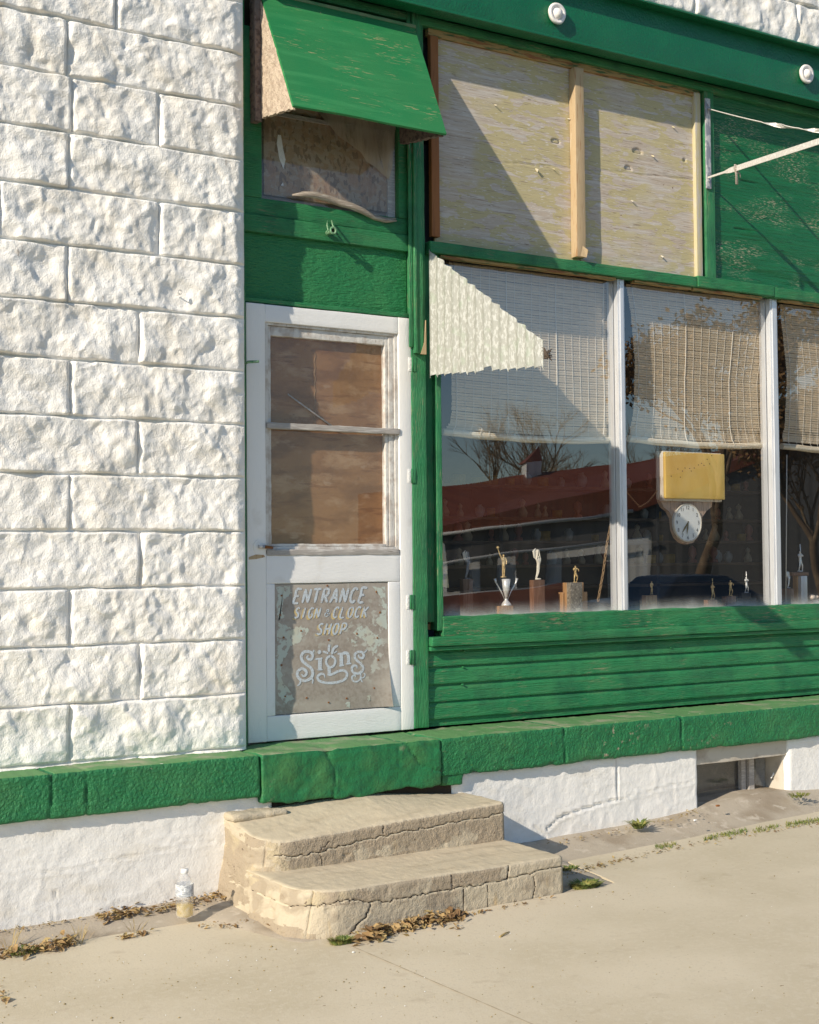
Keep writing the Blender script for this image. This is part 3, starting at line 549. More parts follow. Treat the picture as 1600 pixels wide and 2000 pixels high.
# clapboard siding
b = B(); zt_ = zB - .021; zl_ = -.905; nb = 4; hh = (zt_ - zl_) / nb
for k in range(nb):
    z1 = zt_ - k * hh; z0 = z1 - hh + .004; f = .012 * math.sin(k)
    xs_ = np.linspace(xp1 + .002, 5.6, 240); prof = [(0.024, z1), (.019, z1 - .010), (.0135, z1 - .02), (.0105, z0 + .008), (.012, z0 + .002), (.022, z0)]
    Gq = np.array([[(x, y + .0016 * float(vn(x * 2.2, k * 5, z * 9)), z + .0015 * float(vn(x * 1.5, k, 2))) for (y, z) in prof] for x in xs_]); b.grid(Gq, sm=False)
b.box(xp1, 5.6, .025, .06, -.935, zt_)
obj('siding', b, green_wood('green_siding_paint', (1, 10, 10), c1=(.022, .195, .070), wear=.70), SB, label='four green horizontal siding boards below the window')
b = B()
for zz in (.03, -.19, -.30): pass
for (px, py) in [(907, 1272), (905, 1303), (904, 1337), (1092, 1210), (1310, 1265), (1480, 1292), (1175, 1235), (1420, 1230)]:
    c = P(px, py, .008); b = B(); b.disc((c[0], .004, c[2]), .0045, n=8, th=.02); obj('nail', b, gw_h, SB)

GY = .065
wz1 = zb + .01
b = B(); G_ = np.array([[(x, GY, z) for z in (zs - .01, wz1)] for x in (swx0 - .02, 5.6)]); b.grid(G_, sm=False); win = obj('shop_window', b, shop_glass, SB, label='large dusty shop window reflecting the building opposite')
for k, (xa_, xb_) in enumerate(((1207, 1222), (1505, 1521))):
    yy = 880; a = P(xa_ + 3, yy, .03); c = P(xb_ + 1, yy, .03); b = B()
    b.box(a[0], c[0], .028, GY - .003, zs + .0, wz1 - .012); b.box(a[0] + .012, c[0] - .012, .020, .0275, zs + .002, wz1 - .02)
    b.box(a[0] - .004, c[0] + .004, GY + .003, GY + .05, zs - .02, wz1); obj('mullion', b, alum, win, bevel=.0015)
b = B(); b.box(5.5, 5.6, .0, .3, -1, 3); obj('corner_post', b, gw_v, SB)

# ---- door zone
DX0 = P(483, 1000, 0)[0]; DX1 = P(806, 1000, 0)[0]; DZ1 = P(640, 606, 0)[2]; DZ0 = -.938
b = B(); b.box(-.60, DX0 - .004, .0, .05, -.95, 2.9); obj('jamb', b, gw_v, SB, label='dark green jamb strip beside the block wall')
b = B(); b.box(DX0 - .01, xp0 + .03, .075, .30, -.95, 3.0); obj('wall', b, crevice, SB, label='dark backing behind the door')
door = bpy.data.objects.new('door', None); COL.objects.link(door); door.parent = SB; OFF['door'] = OFF[SB.name]; door['label'] = 'white wooden door with boarded glass and a hand painted sign panel'
def dpart(name, b, m, **k): return obj(name, b, m, door, **k)
gx0, gx1 = P(519, 850, 0)[0], P(780, 850, 0)[0]; gz1, gz0 = P(650, 640, 0)[2], P(650, 1082, 0)[2]
px0, px1 = P(538, 1260, 0)[0], P(760, 1260, 0)[0]; pz1_, pz0_ = P(650, 1138, 0)[2], P(650, 1390, 0)[2]
dv = dict(r=.003)
b = B(); D0, D1 = 0.0, .04
b.rbox(DX0, gx0, D0, D1, DZ0, DZ1, r=.004, segs=(.03, .02, .03), disp=wob(.0012, 7)); b.rbox(gx1, DX1, D0, D1, DZ0, DZ1, r=.004, segs=(.03, .02, .03), disp=wob(.0012, 7)); dpart('stile', b, white_wood)
b = B(); b.rbox(gx0 + .001, gx1 - .001, D0 + .0005, D1, gz1, DZ1 - .001, r=.003, segs=(.03, .02, .02), disp=wob(.001, 7))
RAIL = M('white_door_rail_paint', (.80, .79, .77), .5, [((.66, .62, .56), (1, 1, 1), 7, .6, .85)], [((1, 14, 14), 26, .4, .004), (U, 60, .15, .003)]); dpart('rail', b, RAIL); b = B()
b.rbox(gx0 + .001, gx1 - .001, D0 + .0008, D1, pz1_, gz0, r=.003, segs=(.03, .02, .02), disp=wob(.001, 7)); dpart('rail', b, RAIL); b = B(); b.rbox(gx0 + .001, gx1 - .001, D0 + .0006, D1, DZ0 + .001, pz0_, r=.003, segs=(.03, .02, .02), disp=wob(.001, 7))
b.rbox(gx0 + .001, px0, D0 + .001, D1, pz0_ + .001, pz1_ - .001, r=.003, seg=.04); b.rbox(px1, gx1 - .001, D0 + .001, D1, pz0_ + .001, pz1_ - .001, r=.003, seg=.04)
dpart('rail', b, RAIL)
# rebate steps of the glazed frame
b = B(); e = .014
def ring(b, x0, x1, z0, z1, w, y0, y1, wt=None, wb=None, amp=.0015):
    wt = wt or w; wb = wb or w
    b.rbox(x0, x0 + w, y0, y1, z0, z1, r=.002, seg=.02, disp=wob(amp, 25)); b.rbox(x1 - w, x1, y0, y1, z0, z1, r=.002, seg=.02, disp=wob(amp, 25))
    b.rbox(x0 + w, x1 - w, y0 + .0006, y1, z1 - wt, z1, r=.002, seg=.02, disp=wob(amp, 25)); b.rbox(x0 + w, x1 - w, y0 + .0006, y1, z0, z0 + wb, r=.002, seg=.02, disp=wob(amp, 25))
ring(b, gx0 + .001, gx1 - .001, gz0 + .001, gz1 - .001, .018, .010, .06, wt=.012, wb=.034)
zr = P(650, 836, .0)[2]
ring(b, gx0 + .020, gx1 - .050, gz0 + .036, gz1 - .014, .018, .020, .06, wt=.045, wb=.012, amp=.002)
b.rbox(gx1 - .049, gx1 - .020, .016, .06, gz0 + .036, gz1 - .014, r=.002, seg=.02, disp=wob(.002, 25))
dpart('glazing_frame', b, chipped)
b = B(); b.rbox(gx0 + .008, gx1 + .004, -.006, .03, zr - .016, zr + .012, r=.003, seg=.02, disp=wob(.0015, 20)); dpart('glazing_bar', b, grey_wood); b = B(); b.rbox(gx0 + .004, gx1 - .004, -.003, .03, gz0 - .006, gz0 + .022, r=.003, seg=.02, disp=wob(.0015, 20)); dpart('glazing_bar', b, grey_wood)
b = B(); b.box(gx0 + .03, gx1 - .055, .036, .0375, gz0 + .03, gz1 - .03); dpart('pane', b, door_glass)
b = B(); 
b.rbox(gx0 + .002, gx1 - .002, .050, .070, gz0 + .002, gz1 - .002, r=.002, seg=.03, disp=wob(.0012, 4)); dpart('backing_board', b, door_board)
b = B(); b.tube([P(615 + 1.5 * math.sin(k * 1.7), 690 + k * 6, .049) for k in range(24)], .0016, 5); b.tube([P(562, 770, .034), P(652, 835, .034)], .0045, 5, 1, flat=.5); dpart('hanging_string', b, [chain_m, grey_wood])
for (px, py) in ((807, 712), (806, 930), (803, 1176), (803, 1284)):
    c = P(px, py, 0); b = B(); b.rbox(c[0] - .028, c[0] - .010, -.0020, .0, c[2] - .034, c[2] + .034, r=.002, seg=.03, m=0); b.rbox(c[0] - .004, c[0] + .016, -.0075, .0, c[2] - .036, c[2] + .036, r=.002, seg=.03, m=1)
    b.tube([(c[0] - .0055, -.005, c[2] - .035), (c[0] - .0055, -.005, c[2] + .035)], .004, 8, 1)
    for q in (-.022, 0, .022): b.disc((c[0] - .019, -.0035, c[2] + q), .0035, n=8, th=.002)
    dpart('hinge', b, [white_wood, gw_v])
c = P(510, 1068, -.0); b = B()
b.tube([(c[0] - .022, -.018, c[2] + .002), (c[0] + .008, -.018, c[2])], .008, 10, 0); b.tube([(c[0] + .0085, -.017, c[2]), (c[0] + .055, -.008, c[2] - .004)], [.008, .0065], 10, 1); b.disc((c[0] - .006, -.003, c[2]), .034, n=24, th=.003, m=2); dpart('latch_handle', b, [dark_steel, rust, white_wood])
b = B(); c2 = P(485, 707, -.06); c3 = P(506, 706, -.09); b.tube([P(478, 710, -.02), c2, c3], [.007, .007, .006], 8); obj('wall_peg', b, bolt_green, SB, label='small green painted metal peg at the wall edge')
b = B(); a = P(497, 1086, 0); b.prism([P(486, 1088, -.001), P(500, 1083, -.001), P(516, 1084, -.001), P(518, 1088, -.001), P(500, 1092, -.001), P(486, 1093, -.001)], (0, .001, 0)); dpart('bare_patch', b, batten)

# above-door: panel, shelf rail, transom window
b = B(); zA_ = P(640, 475, .02)[2]; b.rbox(DX0 - .003, xp0 - .002, .028, .07, DZ1 + .028, zA_ + .01, r=.002, segs=(.02, .03, .02), disp=wob(.002, 14)); obj('transom_panel', b, M('green_alligatored_paint', (.020, .185, .062), .5, [((.036, .21, .07), U, 5, .45, .7), ((.30, .26, .15), U, 34, .76, .78, 4)], [((2, 6, 7), 16, 1, .012), (U, 60, .6, .005)]), SB, label='rough green panel above the door')
b = B(); b.rbox(DX0 - .003, xp0 - .0025, .010, .07, DZ1 + .006, DZ1 + .027, r=.003, seg=.03, disp=wob(.001)); obj('head_strip', b, gw_h, SB)
b = B(); z1 = P(640, 437, .0)[2]; b.rbox(DX0 - .003, xp0 - .002, .004, .07, zA_ + .006, z1, r=.004, segs=(.03, .02, .015), disp=wob(.001)); obj('cross_rail', b, gw_h, SB, label='green cross rail above the panel')
z2 = P(640, 405, .01)[2]; xq0 = P(510, 300, .02)[0]; xq1 = P(777, 300, .02)[0]; z3 = P(640, 205, .02)[2]
b = B(); b.rbox(DX0 - .003, xp0 - .003, .014, .07, z1 + .002, z2, r=.003, seg=.03, disp=wob(.001)); b.rbox(DX0 - .003, xq0, .012, .07, z2 + .001, z3 + .3, r=.003, seg=.03); b.rbox(xq1, xp0 - .003, .012, .07, z2 + .001, z3 + .3, r=.003, seg=.03); b.box(xq0, xq1, .02, .07, z3 + .1, z3 + .3)
tw = obj('transom_window', b, gw_h, SB, label='small boarded transom window under the awning')
b = B(); b.rbox(xq0 + .03, xq1 - .045, .052, .065, z2 + .03, z3 + .02, r=.001, seg=.05); obj('chipboard', b, osb, tw)
b = B(); b.box(xq0, xq1, .068, .069, z2, z3 + .1); obj('wood_backing', b, M('grey_brown_old_board', (.25, .20, .165), .85, [((.33, .27, .22), (1, 9, 9), 6, .5, .6, 5)]), tw)
b = B(); b.rbox(xq1 - .044, xq1 - .001, .045, .066, z2 + .002, z3 + .1, r=.002, seg=.04); b.box(xq0 + .001, xq1 - .046, .040, .052, P(640, 243, .04)[2], P(640, 236, .04)[2]); obj('inner_stop', b, grey_wood, tw)
b = B(); b.prism([P(543, 263, .049), P(549, 264, .049), P(553, 290, .049), P(558, 312, .049), P(554, 330, .049), P(546, 310, .049), P(541, 280, .049)], (0, .001, 0)); b.prism([P(549, 362, .049), P(553, 356, .049), P(554, 363, .049)], (0, .001, 0)); obj('light_slit', b, white_p, tw)
# torn plastic draped
top = [P(606 + 165 * s, 203 + 45 * s, .03) for s in np.linspace(0, 1, 14)]
botc = [(612, 212), (622, 226), (640, 246), (662, 268), (684, 282), (704, 300), (712, 318), (728, 326), (744, 338), (754, 346), (757, 352), (762, 330), (766, 300), (771, 260)]
G_ = np.zeros((14, 12, 3))
for i in range(14):
    bt = P(*botc[i], .032)
    for j in range(12):
        f = j / 11; p = top[i] * (1 - f) + bt * f; p = p + np.array([0, .010 * math.sin(i * 1.3 + f * 3) - .01 * f, 0]); G_[i, j] = p
b = B(); b.grid(G_); obj('torn_sheeting', b, cloth_m, tw, label='torn translucent plastic draped across the transom')
b = B(); b.box(xq0 + .002, xq1 - .002, .032, .0325, z2 + .004, P(640, 235, .03)[2]); obj('clear_film', b, film_glass, tw)
b = B(); pts = [P(x, y, -.0 + .01 * math.sin(x * .07)) for x, y in ((570, 381), (590, 380), (612, 381), (640, 388), (665, 397), (690, 404), (712, 414), (732, 425), (755, 431), (775, 431))]
b.tube(pts, [.004, .012, .015, .016, .017, .015, .014, .013, .012, .004], 9); b.tube([p + np.array([0, .006, .012]) for p in pts[1:]], [.004, .008, .009, .01, .008, .008, .007, .006, .003], 7); obj('bunched_film', b, film_m, tw, label='bunched plastic film along the transom sill')

# awning over the door
AP = -.36
tl = P(508, -6, -.03); tr = P(813, 47, -.03); bl = P(572, 204, AP - .02); br = P(873, 261, AP - .02)
ztop = (tl[2] + tr[2]) / 2; zbt = (bl[2] + br[2]) / 2
A = [np.array([bl[0] + .004, AP - .02, zbt]), np.array([br[0], AP - .02, zbt]), np.array([tr[0] - .012, -.035, ztop]), np.array([tl[0], -.035, ztop])]
aw = bpy.data.objects.new('awning', None); COL.objects.link(aw); aw.parent = SB; OFF['awning'] = OFF[SB.name]; aw['label'] = 'green board awning with fibreboard sides over the door'
ax = A[2] - A[3]; ay = A[0] - A[3]
b = B(); n1, n2 = 40, 36; G_ = np.zeros((n1, n2, 3))
for i in range(n1):
    for j in range(n2):
        u, v = i / (n1 - 1), j / (n2 - 1); p = A[3] * (1 - u) * (1 - v) + A[2] * u * (1 - v) + A[0] * (1 - u) * v + A[1] * u * v
        G_[i, j] = p + np.array([0, -.003 * float(vn(u * 3, v * 2, 0)), .002 * float(vn(u * 3, v * 5, 3))])
nrm = np.cross(A[1] - A[0], A[3] - A[0]); nrm /= np.linalg.norm(nrm); nrm = nrm if nrm[1] < 0 else -nrm
b.grid(G_); b.grid((G_ - nrm * .012)[::-1])
for e_ in (G_[0], G_[-1], G_[:, 0], G_[:, -1]): b.grid(np.stack([e_, e_ - nrm * .012], 1), sm=False)
obj('roof_board', b, gw_awning, aw)
b = B(); b.rbox(A[3][0] + .0, A[2][0] + .004, -.04, .01, ztop - .004, ztop + .012, r=.002, seg=.04, disp=wob(.001)); obj('top_strip', b, awn_top, aw)
def side(x0, x1, m, nm):
    zb_ = zbt + .040; b = B(); n1, n2 = 30, 40
    yb = -.005
    for (x, sgn) in ((x0, -1), (x1, 1)):
        G_ = np.zeros((n1, n2, 3))
        for i in range(n1):
            u = i / (n1 - 1); y = yb + (AP - yb + .004) * u
            zt_l = ztop - (ztop - zbt) * ((-.035 - y) / (-.035 - (AP - .02))) - .016 if y < -.035 else ztop - .016
            zl = zb_ - .046 * u
            for j in range(n2):
                v = j / (n2 - 1); z = zl * (1 - v) + max(zt_l, zl) * v
                G_[i, j] = (x + sgn * .004 * float(fbm(y * 30, z * 30, x, 3)), y, z + (.006 * float(vn(y * 60, 1, 1)) if j == 0 else 0))
        b.grid(G_ if sgn < 0 else G_[::-1]); 
        if sgn < 0: GL = G_
        else: GR = G_
    b.grid(np.stack([GL[:, 0], GR[:, 0]], 1)); b.grid(np.stack([GL[-1], GR[-1]], 1)); obj('side_panel', b, m, aw)
side(A[3][0] - .004, A[3][0] + .016, fibre, 0); side(A[2][0] - .075, A[2][0] - .05, batt, 1)
b = B(); b.rbox(A[3][0] - .035, A[3][0] + .002, -.045, .012, zbt + .018, ztop - .02, r=.004, seg=.03, disp=wob(.003, 25)); obj('felt_strip', b, batt, aw)

# pulley hook under the transom
pk = thing('pulley_hook', P(646, 447, -.02), 'pale green iron pulley hook on the green rail above the door', 'hook')
b = B(); c = P(647, 452, -.035); yr = .014
b.tube([P(640, 432, -.0), P(639, 440, -.03), P(641, 449, -.045), P(637, 455, -.04)], .0035, 7); b.tube([P(648, 431, -.0), P(650, 440, -.03), P(653, 446, -.045)], .0035, 7)
obj('hook', b, bolt_green, pk)
b = B(); n = 18
ringp = [np.array([c[0] + yr * math.cos(t_), c[1] - .02, c[2] + yr * 1.05 * math.sin(t_)]) for t_ in np.linspace(0, 2 * math.pi, n + 1)]
b.tube(ringp, .0055, 8, cap=False); b.tube([c + np.array([0, .035, 0]), c + np.array([0, -.018, 0])], .012, 12, cap=False); b.disc((c[0], c[1] + .0, c[2]), .010, n=12, m=1); obj('ring', b, [bolt_green, rust], pk)

# small eye ring on the block wall
c = P(350, 571, -.125); b = B(); b.tube([c + np.array([.009 * math.cos(t_), -.008, .009 * math.sin(t_)]) for t_ in np.linspace(-1.2, 4.6, 14)], .0025, 6); b.tube([c + np.array([0, .02, -.009]), c + np.array([0, -.008, -.009])], .0025, 6); obj('eye_screw', b, steel, SB, label='small screw eye in the block wall')

# room behind the window
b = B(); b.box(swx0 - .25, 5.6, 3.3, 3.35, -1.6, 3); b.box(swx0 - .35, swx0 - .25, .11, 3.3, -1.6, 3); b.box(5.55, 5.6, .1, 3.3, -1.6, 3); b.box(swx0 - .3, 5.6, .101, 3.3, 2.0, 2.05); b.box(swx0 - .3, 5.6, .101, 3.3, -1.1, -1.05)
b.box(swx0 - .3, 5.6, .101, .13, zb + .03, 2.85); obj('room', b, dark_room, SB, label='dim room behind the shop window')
b = B(); b.box(swx0 - .2, 5.5, .09, .75, zs - .065, zs - .035); obj('display_board', b, tan_wood, SB, label='wooden display board behind the glass'); DB = zs - .035

# ================================================================== THINGS
dark_leaf0 = M('dark_frayed_fibre', (.08, .06, .045), .9)
# corrugated fibreglass end sheet
cx_ = .565; n1, n2 = 96, 60
top0 = 1.44; tipY = -.915; tipT = .860; tipB = .735; bot0 = .800
G_ = np.zeros((n1, n2, 3))
for i in range(n1):
    u = i / (n1 - 1); y = .0 + tipY * u; zt_ = top0 + (tipT - top0) * u + .004 * math.sin(u * 60); zb_ = bot0 + (tipB - bot0) * u
    ph = (u * 14.0) % 1; zb_ += .020 * ph - .006 + (.018 if .50 < u < .60 else 0)
    for j in range(n2):
        v = j / (n2 - 1); G_[i, j] = (cx_ + .009 * math.cos(u * 14.0 * 2 * math.pi), y, zb_ * (1 - v) + zt_ * v)
b = B(); b.grid(G_); b.grid((G_ + np.array([.0025, 0, 0]))[::-1]); b.grid(np.stack([G_[:, -1], G_[:, -1] + np.array([.003, 0, 0])], 1)); b.grid(np.stack([G_[-1], G_[-1] + np.array([.003, 0, 0])], 1))
cs = thing('corrugated_sheet', (cx_, 0, .8), 'pale green ribbed fibreglass triangle sticking out from the post', 'plastic sheet'); obj('ribbed_sheet', b, fibreglass, cs)
b = B(); c = np.array([cx_ + .012, tipY + .008, .80])
for k in range(9): b.tube([c + np.array([0, 0, random.uniform(-.03, .03)]), c + np.array([.02 + .03 * random.random(), -.01 - .02 * random.random(), random.uniform(-.04, .03)])], [.008, .002], 5)
obj('frayed_end', b, dark_leaf0, cs)

# bracket with two arms
bk = thing('awning_bracket', P(1383, 280, -.02), 'steel wall bracket with two projecting flat arms beside the plywood', 'bracket')
b = B(); a = P(1378, 191, -.012); c = P(1389, 369, -.012); b.rbox(a[0], c[0] + .004, -.012, -.003, c[2], a[2], r=.001, seg=.05)
for yy in (204, 352): q = P(1384, yy, -.014); b.disc((q[0], -.017, q[2]), .008, n=8, th=.006)
obj('wall_plate', b, dark_steel, bk)
# arm geometry: both run outward from the wall toward the street
A1 = P(1385, 213, -.015); A2 = P(1383, 347, -.015)
S1a = P(1408, 246, .02); S1b = P(1600, 462, .02); S2a = P(1408, 378, .02); S2b = P(1600, 565, .02)
def frompix(px, py, shx, shy):   # point on the pixel ray whose sun shadow falls on the wall at the measured place
    r = R @ np.array([(px - 800) / FPX, (py - 1000) / FPX, 1.0]); Sd = P(shx, shy, .02); s = SUN
    Mx = np.stack([r, -(-s)], 1); rhs = Sd - CAM; sol, *_ = np.linalg.lstsq(np.stack([r, s], 1), rhs, rcond=None); return CAM + r * sol[0]
e1 = A1 + np.array([.02, -.60, .0]); e2 = A2 + np.array([0.02, -.55, .10])
def dirto(A_, px, py, L):
    r = R @ np.array([(px - 800) / FPX, (py - 1000) / FPX, 1.0]); 
    best = None
    for t_ in np.linspace(3, 12, 1800):
        p = CAM + r * t_
        d = p - A_
        if p[1] < A_[1]:
            s_ = abs(np.linalg.norm(d) - L)
            if best is None or s_ < best[0]: best = (s_, p)
    return best[1]
E1 = A1 + np.array([.087, -1, -.388]) * 1.04; E2 = A2 + np.array([-.109, -1, -.041]) * 1.04
b = B(); n = 26; V = []
prev = None; G_ = np.zeros((n, 4, 3)); d = (E1 - A1); L_ = np.linalg.norm(d); d /= L_; sd_ = np.cross(d, (0, 0, 1)); sd_ /= np.linalg.norm(sd_); up_ = np.cross(sd_, d)
for i in range(n):
    u = i / (n - 1); tw_ = (math.pi * sst(.35, .55, u) + math.pi * sst(.6, .78, u)); w_ = .012; ww = up_ * math.cos(tw_ + 1.45) + sd_ * math.sin(tw_ + 1.45); hh_ = np.cross(d, ww); p = A1 + d * L_ * u + np.array([0, 0, -.03 * math.sin(u * math.pi)])
    for q, (s1_, s2_) in enumerate(((1, 1), (-1, 1), (-1, -1), (1, -1))): G_[i, q] = p + ww * w_ * s1_ + hh_ * .002 * s2_
b.grid(np.concatenate([G_, G_[:, :1]], 1), sm=False); obj('upper_arm', b, steel, bk, label='thin twisted flat bar')
b = B(); d = E2 - A2; L_ = np.linalg.norm(d); d /= L_; sd_ = np.cross(d, (0, 0, 1)); sd_ /= np.linalg.norm(sd_); up_ = np.cross(sd_, d)
for (u0, u1, w0, w1) in ((0, .14, .005, .006), (.14, .19, .006, .015), (.19, 1, .015, .016)):
    p0 = A2 + d * L_ * u0; p1 = A2 + d * L_ * u1; V = [p + up_ * w_ * a_ + sd_ * .003 * c_ for p, w_ in ((p0, w0), (p1, w1)) for a_, c_ in ((1, 1), (-1, 1), (-1, -1), (1, -1))]
    b.add(V, [(0, 1, 2, 3), (7, 6, 5, 4), (0, 4, 5, 1), (1, 5, 6, 2), (2, 6, 7, 3), (3, 7, 4, 0)])
obj('lower_arm', b, steel, bk, label='wider straight flat bar rising to the right')
b = B(); k0 = A2 + d * L_ * .235
b.tube([k0 + np.array([0, 0, .02]), k0 + np.array([-.006, -.004, 0]), k0 + np.array([.004, 0, -.03]), k0 + np.array([0, -.005, -.09])], [.012, .014, .009, .010], 7, flat=.5); b.tube([k0 + np.array([0, 0, -.01]), k0 + np.array([.03, 0, -.025]), k0 + np.array([.035, 0, -.045])], .004, 5); obj('cloth_scrap', b, film_m, bk, label='scrap of cloth tied round the bar')

# door sign ---------------------------------------------------------------
SY = .006
sg = thing('entrance_sign', P(650, 1265, SY), 'weathered metal door sign reading entrance sign and clock shop', 'sign')
G_ = np.zeros((34, 40, 3)); x0_, x1_ = px0 - .004 + .006, px1 - .002; z0_, z1_ = pz0_ + .006, pz1_ - .004
for i in range(34):
    for j in range(40):
        u, v = i / 33, j / 39; G_[i, j] = (x0_ + (x1_ - x0_) * u + .012 * max(0, u - .9) * 10 * (1 - v) ** 3, SY - .026 * (max(0, u - .82) / .18) ** 2 * max(0, 1 - v * 1.6) ** 2, z0_ + (z1_ - z0_) * v)
b = B(); b.grid(G_); b.grid((G_ + np.array([0, .0015, 0]))[::-1]); obj('sheet', b, sign_m, sg)
b = B(); b.box(px0 - .001, px1 + .001, .028, .035, pz0_, pz1_); dpart('lower_panel', b, white_wood)
def blob(b, pts, y, m=0, seed=0):
    y = y - .00003 * seed
    pr = []; r_ = random.Random(seed); k = len(pts)
    for i in range(k):
        a = np.array(pts[i], float); c = np.array(pts[(i + 1) % k], float)
        for t_ in np.linspace(0, 1, 7)[:-1]: p = a * (1 - t_) + c * t_ + np.array([r_.uniform(-2.2, 2.2), r_.uniform(-2.2, 2.2)]); pr.append(p)
    V = [P(p[0], p[1], y) for p in pr]; ce = np.mean(V, 0); b.add(V, [tuple(range(len(V)))], m)
b = B(); off = SY - .0003
blob(b, [(541, 1146), (566, 1146), (570, 1160), (552, 1175), (549, 1190), (556, 1205), (546, 1212), (541, 1200)], off, 0, 1)
blob(b, [(541, 1215), (560, 1222), (572, 1228), (590, 1222), (604, 1230), (596, 1240), (582, 1256), (566, 1262), (560, 1280), (548, 1300), (552, 1330), (566, 1350), (573, 1366), (560, 1374), (545, 1360), (541, 1300)], off, 0, 2)
blob(b, [(690, 1236), (704, 1222), (722, 1232), (738, 1240), (750, 1262), (756, 1290), (756, 1312), (748, 1318), (742, 1290), (728, 1270), (712, 1252)], off, 0, 3)
blob(b, [(728, 1147), (754, 1147), (755, 1230), (744, 1224), (732, 1214), (746, 1196), (748, 1170)], off, 0, 4)
blob(b, [(736, 1326), (756, 1320), (757, 1345), (744, 1352), (729, 1348)], off, 0, 6); blob(b, [(686, 1250), (697, 1250), (697, 1256), (687, 1256)], off, 0, 7); blob(b, [(676, 1372), (686, 1372), (684, 1382), (678, 1380)], off, 0, 8); blob(b, [(718, 1360), (723, 1358), (725, 1370), (719, 1368)], off, 0, 9)
obj('mint_paint', b, sign_mint, sg)
b = B()
for (px, py, s_) in [(550, 1163, 1), (547, 1201, 1), (554, 1245, 1.1), (588, 1232, 1), (550, 1299, 1), (557, 1360, 1), (639, 1144, .6), (735, 1156, 1.6), (742, 1196, 1.2), (697, 1238, 1), (737, 1246, 1.2), (739, 1289, 1), (731, 1344, 1.2), (599, 1363, .8), (642, 1372, .6), (677, 1364, .8), (642, 1250, .6)]:
    q = P(px, py, SY); y_ = SY - .0008; b.disc((q[0], y_ - .002, q[2]), .0042, n=8, th=.003, m=0)
    for k in range(8):
        t_ = random.uniform(0, 6.3); l_ = .008 * s_ * random.uniform(.6, 1.5); d_ = np.array([math.cos(t_), 0, math.sin(t_)]); n_ = np.array([-d_[2], 0, d_[0]]) * .0009; c_ = np.array([q[0], y_ - .0001 - k * .00002, q[2]]); b.add([c_ + n_, c_ + d_ * l_, c_ - n_], [(0, 1, 2)], 1)
obj('rusty_nails', b, [rust, M('rust_streak', (.42, .22, .07), .9)], sg)
STK = dict(
    E=[[(.75, 0), (.1, .02), (.15, .5), (.2, 1), (.85, 1)], [(.18, .5), (.65, .52)]], N=[[(.05, 0), (.12, 1)], [(.12, 1), (.75, .02)], [(.75, .02), (.85, 1)]], T=[[(.45, 0), (.5, 1)], [(.0, .97), (1, 1)]],
    R=[[(.1, 0), (.15, 1)], [(.15, 1), (.7, .95), (.8, .72), (.6, .52), (.15, .48)], [(.4, .5), (.85, 0)]], A=[[(0, 0), (.5, 1)], [(.5, 1), (.85, 0)], [(.2, .35), (.75, .35)]],
    C=[[(.85, .85), (.6, 1), (.25, .85), (.1, .5), (.2, .12), (.5, 0), (.8, .15)]], S=[[(.8, .9), (.5, 1), (.2, .82), (.3, .6), (.65, .42), (.72, .15), (.4, 0), (.05, .1)]], I=[[(.4, 0), (.5, 1)]],
    G=[[(.85, .88), (.55, 1), (.2, .8), (.1, .4), (.3, .04), (.65, .02), (.8, .3), (.5, .38)]], L=[[(.2, 1), (.1, .02), (.75, 0)]], O=[[(.5, 1), (.18, .8), (.1, .35), (.4, 0), (.75, .15), (.9, .6), (.75, .92), (.5, 1)]],
    K=[[(.1, 0), (.2, 1)], [(.9, 1), (.18, .45)], [(.35, .55), (.85, 0)]], H=[[(.05, 0), (.12, 1)], [(.75, 0), (.85, 1)], [(.1, .48), (.8, .52)]], P=[[(.1, 0), (.18, 1)], [(.18, 1), (.75, .95), (.85, .7), (.6, .45), (.14, .45)]])
STK['&'] = [[(.9, .1), (.35, .65), (.35, .95), (.6, .95), (.6, .7), (.15, .4), (.2, .05), (.6, .05), (.9, .45)]]
cnt = [0]
def smooth(pts, n=5):
    pts = [np.array(p, float) for p in pts]
    if len(pts) < 3: return [pts[0] * (1 - t_) + pts[-1] * t_ for t_ in np.linspace(0, 1, 6)]
    q = [2 * pts[0] - pts[1]] + pts + [2 * pts[-1] - pts[-2]]; out = []
    for i in range(1, len(q) - 2):
        for t_ in np.linspace(0, 1, n, endpoint=False):
            out.append(.5 * ((2 * q[i]) + (-q[i - 1] + q[i + 1]) * t_ + (2 * q[i - 1] - 5 * q[i] + 4 * q[i + 1] - q[i + 2]) * t_ * t_ + (-q[i - 1] + 3 * q[i] - 3 * q[i + 1] + q[i + 2]) * t_ ** 3))
    out.append(pts[-1]); return out
def stroke(b, pts, w_, y, m=0, taper=(.6, .6), n=5):
    """pts in photograph-traced sign coordinates turned into a flat painted ribbon lying on the sign"""
    s_ = smooth(pts, n); k = len(s_); cnt[0] += 1; yy = y - .00002 * (cnt[0] % 24); V = []
    for i, p in enumerate(s_):
        d_ = s_[min(i + 1, k - 1)] - s_[max(i - 1, 0)]; d_ = d_ / (np.linalg.norm(d_) + 1e-9); n_ = np.array([-d_[1], d_[0]]); f = i / (k - 1)
        ww = w_ * .5 * min(1, taper[0] + f * 6) * min(1, taper[1] + (1 - f) * 6)
        V += [P(*(p + n_ * ww), yy), P(*(p - n_ * ww), yy)]
    b.add(V, [(2 * i, 2 * i + 1, 2 * i + 3, 2 * i + 2) for i in range(k - 1)], m)
